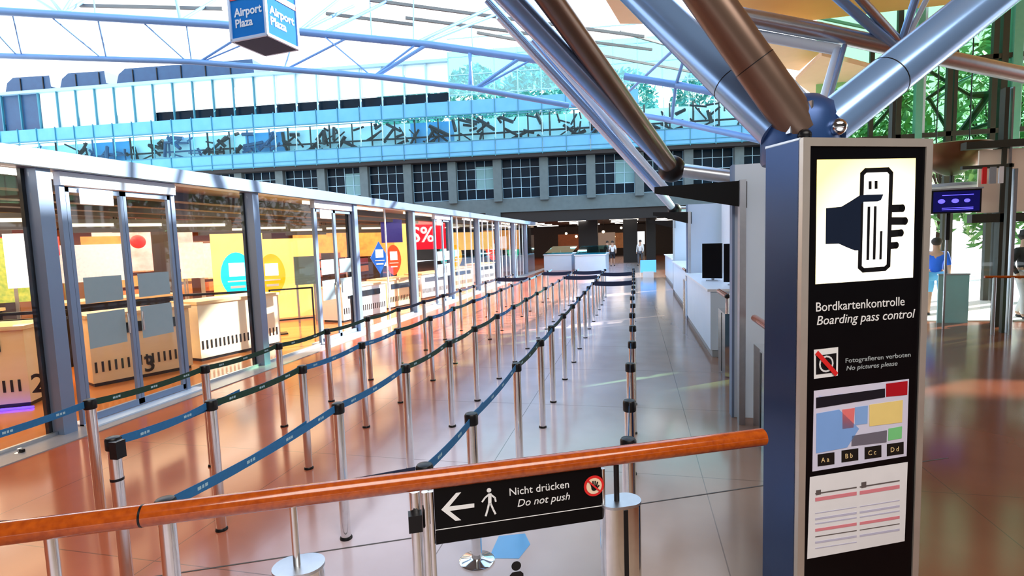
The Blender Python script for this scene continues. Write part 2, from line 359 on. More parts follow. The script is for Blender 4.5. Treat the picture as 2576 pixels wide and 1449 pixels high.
# terminal map
kq([(2047, 983), (2286, 953), (2280, 1147), (2043, 1186)], mat('map_paper', (.72, .66, .80), .5, noise=(.60, .66, .85), scale=6), 'map_sheet')
def sub(pts, col, name='map_area', y=-.014): return kq(pts, mat(name, col, .5), name, y)
sub([(2052, 1000), (2225, 977), (2225, 999), (2052, 1027)], (.004, .004, .012), 'map_header')
sub([(2228, 965), (2282, 958), (2281, 993), (2228, 998)], (.45, .0, .01), 'map_corner')
sub([(2053, 1040), (2110, 1030), (2160, 1078), (2130, 1125), (2052, 1140)], (.22, .42, .85))
sub([(2118, 1030), (2149, 1026), (2146, 1075), (2118, 1079)], (.85, .2, .2))
sub([(2150, 1024), (2182, 1020), (2181, 1065), (2150, 1069)], (.25, .45, .85))
sub([(2186, 1018), (2270, 1006), (2268, 1062), (2186, 1072)], (.9, .7, .25))
sub([(2142, 1096), (2230, 1082), (2229, 1112), (2141, 1122)], (.16, .15, .2))
sub([(2234, 1078), (2268, 1072), (2267, 1102), (2233, 1108)], (.2, .65, .25))
ktext('Terminalübersicht', 2058, 1004, .022, mat('blue_print', (.4, .5, .95), .5), name='map_title', wmax=2160)
GOLD = mat('gold_print', (.8, .6, .3), .5)
for (x, y), s in zip(((2056, 1143), (2116, 1133), (2174, 1125), (2230, 1117)), ('A a', 'B b', 'C c', 'D d')):
    sub([(x, y), (x+42, y-6), (x+42, y+24), (x, y+30)], (.004, .004, .004), 'map_key')
    u, v = kp(x+8, y+20); text(s, .034, frame((u, -.0155, v), (1, 0, 0), (0, 0, 1)), GOLD, 'key_letters', ki)
# notice
kq([(2037, 1200), (2283, 1162), (2275, 1361), (2030, 1406)], mat('notice_paper', (.85, .86, .9), .5), 'notice_sheet')
PK = mat('pink_print', (.75, .25, .3), .5); LP = mat('lilac_print', (.55, .55, .72), .5); DK = mat('dark_print', (.12, .10, .10), .5)
for (xa, xb, base) in ((2050, 2154, 0), (2162, 2262, -17)):
    for y, h, m in ((1240, 3, DK), (1252, 9, PK), (1290, 2, LP), (1303, 5, LP), (1316, 3, LP), (1330, 7, PK), (1349, 2, DK), (1362, 5, LP), (1378, 2, LP)):
        if base and y > 1370: continue
        yy = y+base
        kq([(xa, yy), (xb, yy-16), (xb, yy-16+h), (xa, yy+h)], m, 'print_line', -.0138)
kq([(2052, 1233), (2064, 1231), (2064, 1243), (2052, 1245)], DK, 'print_mark', -.0142)
kq([(2166, 1213), (2178, 1211), (2178, 1225), (2166, 1227)], DK, 'print_mark', -.0142)

# ------------------------------------------------------------------ branching tree columns
def branch(par, a, b, r, m, L0):
    a = Vector(a); b = Vector(b); d = (b-a).normalized()
    MB().tube(a-L0, b-L0, r, 28).build('branch', m, par, True)
    MB().tube(a-d*.02-L0, a+d*.42-L0, r*1.015, 28, r*1.015).build('branch_sleeve', m, par, True)
    MB().tube(a+d*.42-L0, a+d*.425-L0, r*1.03, 28).build('sleeve_ring', BLACK, par, True)
def ext(a, b, k): a = Vector(a); b = Vector(b); return a+(b-a)*k
C1 = Vector((.905, 3.34, 0))
tcn = thing('tree_column', 'steel column behind the information pillar with thick tubes fanning up from its head', 'column', C1)
MB().tube((0, 0, 0), (0, 0, 2.42), .13, 32).build('shaft', BLUEALU, tcn, True)
MB().lathe((0, 0, 0), [(.19, 2.38), (.2, 2.40), (.2, 2.62), (.17, 2.69), (.1, 2.74)], 40).build('head_drum', mat('navy_coated_metal', (.03, .09, .26), .35, .4, noise=(.02, .06, .2)), tcn, True)
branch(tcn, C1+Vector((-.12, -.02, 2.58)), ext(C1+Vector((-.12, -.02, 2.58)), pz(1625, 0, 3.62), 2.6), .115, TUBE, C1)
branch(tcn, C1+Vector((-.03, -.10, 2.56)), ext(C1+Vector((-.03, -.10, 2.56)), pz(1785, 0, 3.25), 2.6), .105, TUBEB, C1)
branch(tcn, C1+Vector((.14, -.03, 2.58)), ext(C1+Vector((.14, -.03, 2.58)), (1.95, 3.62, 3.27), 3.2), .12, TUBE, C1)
for s in (-1, 1):
    MB().box((.05*s-.08, -.12, 2.60), (.012, .16, .16), .5).build('gusset', SATIN, tcn)
MB().ball((.14, -.16, 2.54), .045, 14, 8).build('pin_joint', STEEL, tcn, True)
MB().ball((-.03, -.2, 2.50), .035, 14, 8).build('pin_joint', BLACK, tcn, True)
C2 = Vector((.60, 8.6, 0))
t2 = thing('tree_column', 'second tube-branch column past the kiosk, rising over the white booths', 'column', (1.98, 8.4, 0))
L2 = t2.location
MB().tube((0, 0, 0), (0, 0, 2.75), .10, 24).build('shaft', SATIN, t2, True)
n2 = pY(1690, 425, 8.5)
MB().ball(n2-L2, .2, 24, 12).build('node_ball', BLACK, t2, True)
MB().tube(Vector((0, 0, 2.7)), n2-L2, .10, 20).build('branch', SATIN, t2, True)
for (p, Z, r, m) in (((1285, 0), 4.3, .11, TUBE), ((1385, 0), 4.3, .12, TUBEB)):
    e = pz(*p, Z); MB().tube(n2-L2, ext(n2, e, 1.8)-L2, r, 24).build('branch', m, t2, True)
e = pY(1300, 40, 9.5); st = pY(1680, 478, 9.5)
MB().tube(st-L2, ext(st, e, 1.5)-L2, .05, 16).build('brace', WHITEB, t2, True)
MB().tube(pY(1668, 485, 10)-L2, ext(pY(1668, 485, 10), pY(1385, 175, 9), 1.5)-L2, .055, 16).build('brace', TUBE, t2, True)
t3 = thing('tree_column', 'third tube-branch column, smallest of the row, above the far booths', 'column', (2.3, 14.4, 0))
L3 = t3.location; n3 = pY(1697, 528, 14)
MB().tube((0, 0, 0), (0, 0, 2.7), .10, 20).build('shaft', SATIN, t3, True)
MB().ball(n3-L3, .17, 20, 10).build('node_ball', BLACK, t3, True)
MB().tube(Vector((0, 0, 2.6)), n3-L3, .09, 16).build('branch', SATIN, t3, True)
for (p, Y, r, m) in (((1370, 165), 10.5, .085, WHITEB), ((1425, 200), 11.5, .075, TUBE), ((1560, 330), 13, .07, WHITE)):
    e = pY(*p, Y); MB().tube(n3-L3, ext(n3, e, 1.25)-L3, r, 18).build('branch', m, t3, True)

# ------------------------------------------------------------------ roof trusses
def dense(pts, k=6):
    out = []
    for a, b in zip(pts, pts[1:]): out += [a.lerp(b, i/k) for i in range(k)]
    return out+[pts[-1]]
def truss(label, A, B, r1, r2, webs, loc):
    t = thing('roof_truss', label, 'roof truss', loc); L = Vector(loc)
    MB().path([p-L for p in A], r1, 14).build('chord', TRUSS, t, True)
    MB().path([p-L for p in B], r2, 14).build('chord', TRUSS, t, True)
    for a, b, r in webs: MB().tube(a-L, b-L, r, 8).build('web', TRUSS, t, True)
    return t
A = [pz(x, y, z) for x, y, z in ((-700, 20, 8.6), (0, 28, 8.2), (560, 62, 7.9), (735, 78, 7.8), (1080, 112, 7.4), (1360, 152, 6.8))]
B = [pz(x, y, z) for x, y, z in ((-700, 150, 7.9), (0, 140, 7.5), (480, 155, 7.1), (940, 192, 6.5), (1190, 222, 6.1), (1430, 265, 5.7))]
def onl(P, x):       # point on chord polyline at image abscissa x
    def px_(v): d = v-EYE; return 1288+FPX*d.dot(rt)/d.dot(fw)
    for a, b in zip(P, P[1:]):
        if px_(a) <= x <= px_(b):
            lo, hi = 0, 1
            for _ in range(30):
                m = (lo+hi)/2
                if px_(a.lerp(b, m)) < x: lo = m
                else: hi = m
            return a.lerp(b, lo)
    return P[-1]
TOPZ = 10.2
webs = [(onl(A, a), onl(B, b), r) for a, b, r in ((30, 55, .016), (-60, 45, .02), (120, 258, .02), (245, 268, .02), (352, 470, .02), (468, 482, .018),
        (640, 500, .03), (700, 505, .02), (745, 715, .02), (880, 720, .03), (808, 935, .02), (1075, 945, .05), (1050, 940, .03), (1180, 1188, .04), (1310, 1195, .05), (1340, 1200, .03), (1185, 1180, .03))]
for ax, (tx, ty) in ((155, (215, 0)), (160, (130, 0)), (155, (95, 0)), (155, (185, -10)), (450, (540, 0)), (455, (440, -15)), (750, (850, 0)), (755, (890, 15)), (810, (1000, -10)), (1045, (1275, 0)), (1060, (1290, 20)), (240, (235, -20)), (935, (930, -10)), (1040, (1040, -20)), (1190, (1185, 60))):
    webs.append((onl(A, ax), pz(tx, ty, 10.0), .045 if ax not in (240, 935, 1040, 1190) else .02))
truss('long pale blue tube truss sweeping across the roof at upper left', A, B, .10, .075, webs, (-9, 14, 0))
tr2 = thing('roof_truss', 'tube truss seen right of the thick branches, above the dark window band', 'roof truss', (1, 14, 0)); L = Vector((1, 14, 0))
for pts, r in (([(1570, 192, 14), (1700, 213, 14), (1805, 234, 13.6), (1930, 268, 13)], .085), ([(1440, 262, 17), (1676, 300, 15), (1914, 353, 13)], .075), ([(1560, 250, 18), (1700, 120, 14), (1745, 60, 12)], .04),
               ([(1700, 215, 14), (1690, 300, 14.5)], .04), ([(1735, 100, 13), (1700, 215, 14)], .04), ([(1805, 236, 13.6), (1918, 330, 13)], .05)):
    MB().path([pY(*p)-L for p in pts], r, 12).build('chord', TRUSS, tr2, True)
tr3 = thing('roof_truss', 'tube truss at upper right in front of the beige ceiling panels', 'roof truss', (3, 10, 0)); L = Vector((3, 10, 0))
for pts, r, m in (([(1850, 38, 8), (2060, 78, 8.3), (2260, 122, 8.7), (2440, 160, 9.2), (2700, 215, 10)], .11, SATIN), ([(1890, 86, 8.2), (2108, 126, 8.4)], .07, WHITEB),
               ([(2106, 122, 8.4), (2068, 262, 6.5)], .045, WHITEB), ([(2124, 116, 8.4), (2082, 262, 6.5)], .035, TUBE),
               ([(2080, -30, 8), (2250, 118, 8.6)], .06, TUBE), ([(2140, -30, 8), (2268, 112, 8.7)], .055, SATIN),
               ([(2312, -30, 8.2), (2264, 118, 8.7)], .05, TUBE), ([(2345, -30, 8.2), (2274, 112, 8.7)], .035, WHITEB),
               ([(1840, 30, 8), (2030, 250, 6.3)], .035, WHITEB)):
    MB().path([pY(*p)-L for p in pts], r, 16).build('chord', m, tr3, True)
# purlins under the roof glazing
PURL = mat('grey_purlin_paint', (.16, .18, .18), .5)
for k, (a, b) in enumerate((((930, 0), (1620, 92)), ((1020, 45), (1640, 125)), ((1200, 82), (1900, 210)), ((820, 34), (1040, 62)), ((1560, 80), (1990, 200)), ((200, 14), (560, 22)), ((1800, -10), (2300, 95)))):
    p = pz(*a, 9.6); q = pz(*b, 9.2); d = (q-p); mid = (p+q)/2
    x = d.normalized(); y = UPV.cross(x).normalized(); z = x.cross(y); M3 = Matrix((x, y, z)).transposed()
    o = MB().box((0, 0, 0), (d.length, .07, .09), M3=M3).build('purlin', PURL, None, label='slim grey-brown roof purlin, %s of the seven under the glazing' % ORD[k], category='roof beam', group='roof purlins')
    o.location = mid

# ------------------------------------------------------------------ beige ceiling panels (upper right)
SAIL = mat('ochre_fabric_panel', (.62, .33, .10), .8, noise=(.5, .25, .07), scale=3)
SAIL2 = mat('beige_fabric_panel', (.72, .50, .30), .8, noise=(.62, .42, .24), scale=3)
for pts, Z, m, lb in (([(1900, 98), (2062, 133), (2011, 178), (1925, 165)], 6.6, SAIL2, 'pale beige ceiling panel, smallest, left of the thin white struts'),
                     ([(2001, 206), (2067, 140), (2190, 172), (2060, 250)], 6.0, SAIL2, 'beige ceiling panel behind the white struts above the pillar'),
                     ([(1500, -40), (1600, -20), (1640, 60), (1560, 60)], 8.0, SAIL2, 'pale ceiling panel between the two groups of thick tubes')):
    P = [pz(x, y, Z) for x, y in pts]; c = sum(P, Vector())/4
    o = MB().prism([p-c for p in P], (0, 0, .12)).build('ceiling_panel', m, None, label=lb, category='ceiling panel'); o.location = c

# ------------------------------------------------------------------ roof: glazing ahead, solid behind the camera, added shade slab above the view
MB().span((-45, 2, 18.5), (24, 36, 18.53)).build('ceiling_glazing', ROOFG, kind='structure')
MB().span((-24, -14, 7.6), (24, 1.2, 7.8)).build('ceiling', mat('roof_soffit', (.12, .10, .09), .8), kind='structure')
MB().span((-24, -9.2, 0), (20, -9, 7.6)).build('wall_near', mat('dark_rear_wall', (.07, .06, .055), .8), kind='structure')  # unseen rear wall, added to keep reflections dark
MB().span((19.8, -9, 0), (20, 7, 7.6)).build('wall_side', mat('dark_side_wall', (.09, .08, .07), .8), kind='structure')  # unseen side wall, added so the pillar front mirrors something dark
MB().span((-24, 1.2, 7.6), (2.5, 7.2, 7.8)).build('shade_slab', mat('shade_slab_soffit', (.14, .12, .11), .8), kind='structure')  # unseen slab added to shade the foreground and the left beam
MB().span((2.5, 1.2, 7.6), (24, 16.3, 7.8)).build('ceiling_right', mat('ochre_soffit', (.62, .33, .10), .8, noise=(.5, .25, .07), scale=1), kind='structure')

# ------------------------------------------------------------------ left glazed wall
WX = -6.33
wl = empty('wall_left', (WX, 4.6, 0), kind='structure')
def wloc(y): return y-4.6
MB().span((-.14, -6, 2.955), (.14, 29.4, 3.155)).build('top_beam', ALU, wl)
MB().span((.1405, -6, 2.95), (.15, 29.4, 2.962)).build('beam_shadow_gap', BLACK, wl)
py_ = [1.27+3.33*k for k in range(10)]
for k, y in enumerate(py_):
    MB().box((0.02, wloc(y), 1.478), (.16, .15, 2.956)).build('glazing_post', ALU, wl)
    MB().box((-.09, wloc(y)-.02, 1.478), (.05, .18, 2.95)).build('post_gasket', BLACK, wl)
doors = [(4.80, 6.35), (9.70, 11.25), (16.38, 17.93)]
edges = []
for y0, y1 in zip(py_, py_[1:]):
    a = y0+.08; b = y1-.08
    for d0, d1 in doors:
        if d0 > y0-.1 and d1 < y1+.1:
            if d0-a > .3: edges.append((a, d0))
            a = d1+.02
    if b-a > .2: edges.append((a, b))
edges.append((31.3, 34)); 
for a, b in edges:
    MB().span((-.006, wloc(a), .02), (.006, wloc(b), 2.95)).build('pane', PANE, wl)
    MB().span((-.02, wloc(a), 0), (.02, wloc(b), .05)).build('bottom_rail', SATIN, wl)
for k in range(1, 9):
    y = py_[k]+1.66
    if not any(d0-.2 < y < d1+.2 for d0, d1 in doors):
        MB().box((0, wloc(y), 1.47), (.03, .035, 2.93)).build('glazing_bar', WHITEB, wl)
for k in range(5, 9):
    for q in (.8, 2.5): MB().box((0, wloc(py_[k]+q), 1.47), (.03, .04, 2.93)).build('glazing_bar', WHITEB, wl)
for di, (d0, d1) in enumerate(doors):
    dr = empty('door_%d' % (di+1), (WX, d0, 0), kind='structure'); wd = d1-d0
    MB().span((-.04, 0, 2.80), (.06, wd, 2.95)).build('door_head', WHITEB, dr)
    f = MB()
    for y in (.0, wd): f.box((0, y+(.03 if y == 0 else -.03), 1.4), (.06, .06, 2.8))
    f.build('door_frame', ALU, dr)
    for s in (0, 1):
        ya = .07+s*(wd-.14)/2; yb = ya+(wd-.14)/2-.005
        lf = MB().span((-.006, ya, .1), (.006, yb, 2.78)).build('door_leaf', PANE, dr)
        g = MB(); g.span((-.022, ya, .05), (.022, ya+.04, 2.79)); g.span((-.022, yb-.04, .05), (.022, yb, 2.79)); g.span((-.022, ya, .04), (.022, yb, .12)); g.span((-.022, ya, 2.73), (.022, yb, 2.79))
        g.build('leaf_frame', ALU, lf)
        MB().span((.008, ya+.11, .89), (.011, yb-.11, 1.31)).build('frosted_film', FROST, lf)
        MB().span((.008, ya+.11, 1.43), (.011, yb-.11, 1.74)).build('frosted_film', FROST, lf)
        MB().tube((.05, yb-.1 if s == 0 else ya+.1, 1.0), (.05, yb-.1 if s == 0 else ya+.1, 1.25), .012, 10).build('door_handle', STEEL, lf, True)
    MB().span((-.2, 0, 0), (.22, wd+.1, .03)).build('threshold', WHITEB, dr)
    MB().span((.03, .22, 2.60), (.05, .62, 2.78)).build('notice', mat('lit_notice', (.9, .9, .9), .5, emit=(1, 1, 1), es=.5), dr)

# ------------------------------------------------------------------ belt posts
BR = mat('belt_print', (.35, .55, .65), .6)
def build_post(head_z=.96, disc=False, cassette=False, label='', loc=(0, 0, 0)):
    t = thing('belt_post', label, 'belt post', loc, 0, 'queue barrier posts')
    MB().tube((0, 0, .01), (0, 0, .89), .034, 20).build('pole', STEEL, t, True)
    MB().lathe((0, 0, 0), [(.040, .885), (.042, .89), (.042, .945), (.036, .955), (.02, .96)], 20).build('belt_head', BLACK, t, True)
    if disc: MB().lathe((0, 0, 0), [(.112, 0), (.112, .008), (.10, .014), (.05, .022), (.036, .03)], 36).build('base_plate', STEEL, t, True)
    else: MB().lathe((0, 0, 0), [(.042, 0), (.042, .01), (.036, .02)], 20).build('base_ring', BLACK, t, True)
    if cassette:
        MB().box((.055, -.01, .90), (.06, .07, .09)).build('belt_clip', BLACK, t)
        MB().tube((0, 0, .72), (0, 0, .735), .0355, 20).build('clamp_ring', BLACK, t, True)
    return t
def belt(par, a, b, m, z=.925, h=.048, sag=.02, lab=None):
    a = Vector((a[0], a[1], z)); b = Vector((b[0], b[1], z)); L = par.location; mb = MB(); n = 8; d = (b-a).normalized(); nn = Vector((-d.y, d.x, 0))*.0015
    a = a+d*.043; b = b-d*.043; vs = []
    for i in range(n+1):
        f = i/n; c = a.lerp(b, f)-UPV*sag*4*f*(1-f)-L
        vs += [c+nn+UPV*h/2, c+nn-UPV*h/2, c-nn-UPV*h/2, c-nn+UPV*h/2]
    fs = [(0, 1, 2, 3), (4*n+3, 4*n+2, 4*n+1, 4*n)]
    for i in range(n):
        for j in range(4): fs.append((4*i+j, 4*i+(j+1) % 4, 4*i+4+(j+1) % 4, 4*i+4+j))
    o = mb.add(vs, fs).build('belt', m, par)
    if lab: o['label'] = lab
    pr = MB(); Ln = (b-a).length
    for k in range(max(1, int(Ln/.3))):
        f = (k+.5)/max(1, int(Ln/.3)); c = a.lerp(b, f)-UPV*sag*4*f*(1-f)-L
        x = d; y = UPV; z_ = x.cross(y); M3 = Matrix((x, y, z_)).transposed()
        for q, wq in ((-.022, .02), (.0, .012), (.02, .016)): pr.box(c+d*q, (wq, h*.32, .0042), M3=M3)
    if a.y < 5.6: pr.build('belt_print', BR, o)
    return o
proto = build_post(label='x'); protod = build_post(disc=True, label='x')
rows = {
 'A': (-3.88, [1.96, 3.02, 4.08, 5.15, 6.10], 'row nearest the glass wall'),
 'B': (-2.93, [2.39, 3.11, 4.16, 5.25, 6.16], 'second row from the glass wall'),
 'C': (-1.965, [1.80, 3.16, 4.28, 5.40, 6.35], 'middle row'),
 'D': (-1.00, [2.30, 3.06, 4.41, 5.50, 6.40], 'fourth row from the glass wall'),
 'E': (-.05, [2.77, 3.44, 4.48, 5.45, 6.43], 'row along the open aisle')}
first_used = [False]
allposts = {}
for rn, (X, ys, nm) in rows.items():
    ys = ys+[ys[-1]+1.08*k for k in range(1, 12)]
    if rn == 'A': ys = ys[:15]
    for i, y in enumerate(ys):
        if rn == 'D' and i == 1: o = protod
        elif not first_used[0]: o = proto; first_used[0] = True
        else: o = copy_tree(proto)
        o.location = (X+random.uniform(-.012, .012), y, 0)
        lab = 'steel belt post, %s from the front, %s' % (ORD[i], nm)
        if rn == 'D' and i == 1: lab = 'steel belt post with a round base plate seen through the glass gate'
        if rn == 'B' and i == 0: lab = 'front steel belt post with hanging black clip, left end of a blue belt'
        if rn == 'C' and i == 0: lab = 'steel belt post close behind the rail where the longest blue belt ends'
        if rn == 'A' and i == 0: lab = 'steel belt post at the left edge, first in the row nearest the glass wall'
        o['label'] = lab; allposts[rn, i] = o
    if rn == 'B':
        MB().box((.05, -.02, .895), (.05, .06, .10)).build('belt_clip', BLACK, allposts['B', 0])
        MB().tube((0, 0, .70), (0, 0, .715), .0355, 20).build('clamp_ring', BLACK, allposts['B', 0], True)
    for i in range(len(ys)-1):
        if rn == 'D' and i == 0: continue
        a = allposts[rn, i]; b = allposts[rn, i+1]
        m = BELTB if (i == 0 or (rn == 'D' and i == 1)) else (BELTG if i < 6 else BELTK)
        if rn == 'E': m = BELTK
        belt(a, a.location, b.location, m, lab='blue belt' if m is BELTB else ('dark green belt' if m is BELTG else 'navy belt'))
# navy belt running left just behind the wooden rail
a = allposts['D', 0]
belt(a, a.location, (-2.6, 1.50), BELTK, lab='navy belt', sag=.03)
# cross belts at the turns of the queue, far away
for k, (ra_, i, rb_, jx) in enumerate((('C', 12, 'D', 12), ('D', 13, 'E', 13), ('C', 14, 'D', 14), ('D', 10, 'E', 10), ('B', 14, 'C', 14), ('A', 12, 'B', 12))):
    p = allposts[ra_, i]; belt(p, p.location, allposts[rb_, jx].location, BELTK, h=.11, lab='black cross belt')
b0 = MB()  # blue sun reflection on the floor, drawn as a flat coloured patch
b0.prism([(x, y, .0005) for x, y in ((-.93, 3.10), (-.74, 3.13), (-.70, 3.30), (-.76, 3.42), (-.93, 3.36))], (0, 0, .0015))
b0.build('floor_reflection', mat('sky_blue_reflection', (.10, .42, .85), .15), None, label='sky blue sun reflection painted on the floor beside the round post base', category='painted reflection')
# ------------------------------------------------------------------ right hand boarding counters
def counter(Y0, Y1, X0, label, mon=True):
    t = thing('boarding_counter', label, 'counter', (X0, Y0, 0), group='white boarding counters along the aisle'); d = Y1-Y0
    MB().span((.02, 0, .12), (.82, d, 1.08)).build('body', WHITEB, t)
    MB().span((.05, .02, 0), (.80, d-.02, .12)).build('plinth', GREY, t)
    MB().span((-.03, -.03, 1.08), (.86, d+.03, 1.12)).build('worktop', WHITE, t)
    MB().span((.78, 0, 1.12), (.82, d, 2.75)).build('back_panel', WHITE, t)
    return t
def monitor(loc, rz, label):
    t = thing('monitor', label, 'monitor', loc, rz, 'monitors on the boarding counters')
    MB().box((0, 0, .38), (.05, .36, .66)).build('screen', BLKGL, t)
    MB().box((.05, 0, .2), (.03, .05, .4)).build('stand', SATIN, t)
    MB().box((.05, 0, .01), (.16, .22, .02)).build('foot', SATIN, t)
    return t
def pedestal(loc, label, h=1.0, rz=0):
    t = thing('ticket_gate', label, 'ticket gate', loc, rz, 'steel ticket gates with wooden grips')
    MB().box((0, 0, h*.45), (.16, .62, h*.9)).build('housing', STEEL, t)
    MB().box((-.082, 0, h*.45), (.004, .05, h*.85)).build('door_gap', BLACK, t)
    MB().tube((-.05, -.28, 0), (-.05, -.28, h+.12), .02, 14).build('post', STEEL, t, True)
    MB().tube((.05, .28, 0), (.05, .28, h+.12), .02, 14).build('post', STEEL, t, True)
    MB().tube((-.06, -.36, h+.15), (-.06, .36, h+.15), .036, 18).build('grip', RAILW, t, True)
    MB().ball((-.06, -.36, h+.15), .034, 12, 8).build('grip_end', BLACK, t, True)
    return t
counter(9.1, 13.1, 1.16, 'white boarding counter nearest the camera, with two dark monitors on it')
monitor((1.66, 9.75, 1.121), math.pi/2*.75, 'dark monitor on the nearest boarding counter, right one')
monitor((1.42, 10.7, 1.121), math.pi/2*.75, 'dark monitor on the nearest boarding counter, left one')
counter(15.0, 19.5, 1.28, 'white boarding counter second along the aisle, past the steel gates')
counter(21.5, 27.0, 1.4, 'white boarding counter farthest down the aisle')
pedestal((1.28, 8.1, 0), 'steel ticket gate with a wooden grip, in front of the nearest boarding counter')
pedestal((1.22, 5.35, 0), 'steel ticket gate with a wooden grip, right beside the black pillar', rz=0)
pedestal((1.26, 13.9, 0), 'steel ticket gate with a wooden grip, third along the aisle')
pedestal((1.5, 20.4, 0), 'steel ticket gate with a wooden grip, farthest along the aisle')
# tall blue white booth panels
def booth(Y, X, w_, label, h=2.72):
    t = thing('booth_panel', label, 'partition panel', (X, Y, 0), group='tall booth partitions')
    MB().box((w_/2, 0, h/2), (w_, .12, h)).build('panel', WHITEB, t)
    MB().box((-.012, 0, h/2), (.025, .15, h)).build('edge_post', ALU, t)
    return t
bp1 = booth(6.15, 1.03, .34, 'tall pale blue partition panel just left of the black pillar')
booth(13.4, 1.22, .9, 'tall pale blue partition panel behind the first boarding counter')
booth(20.0, 1.35, 1.2, 'tall pale blue partition panel behind the second boarding counter')
MB().box((.42, -.0, 1.36), (.30, .05, 2.5)).build('smoked_panel', mat('smoked_glass', (.05, .09, .13), .12, .2), bp1)
# black tapering canopy arms
def wedge(Y, X, L_, label):
    t = thing('canopy_arm', label, 'canopy arm', (X, Y, 0), group='black tapering canopy arms')
    MB().prism([(.04, 0, 2.26), (.04, 0, 2.53), (-L_, 1.0, 2.60), (-L_, 1.0, 2.52)], (.05, .12, 0)).build('blade', mat('canopy_black', (.002, .002, .002), .6, spec=.1), t)
    MB().span((-.0, 0, 0.), (.06, .12, 2.54)).build('mast', SATIN, t)
    return t
wedge(5.84, 1.04, .80, 'black tapering canopy arm nearest the camera, left of the pillar')
wedge(13.0, 1.20, .75, 'smaller black canopy arm over the middle of the aisle counters')
wedge(19.6, 1.30, .8, 'farthest black canopy arm down the aisle')

# ------------------------------------------------------------------ far facade (end wall of the hall)
FZ = math.atan(.105)
FO = Vector((-2, 40, 0)); FD = Vector((math.cos(FZ), math.sin(FZ), 0)); FNV = Vector((-FD.y, FD.x, 0))
def fu(x, y): return (pP(x, y, FO+FNV*.3, FNV)-FO).dot(FD)
fa = empty('wall_far', (-2, 40, 0), FZ, kind='structure')
CY = mat('cyan_spandrel_glass', (.12, .42, .72), .3, noise=(.06, .32, .62), scale=1.5)
CYD = mat('teal_frame', (.03, .22, .32), .4)
CYP = mat('pale_blue_mullion', (.35, .62, .80), .4)
MILK = mat('milky_wall_panel', (.84, .97, .97), .5, noise=(.74, .95, .96), scale=.8)
NAVY = mat('navy_metal', (.012, .05, .14), .4, noise=(.02, .09, .2), scale=2)
DGL = mat('dark_window_glass', (.002, .005, .008), .3, noise=(.003, .018, .04), scale=.8, spec=.1)
CURT = mat('pale_teal_blind', (.16, .34, .38), .7)
bay = 3.42; us = [2.35+bay*k for k in range(-17, 4)]
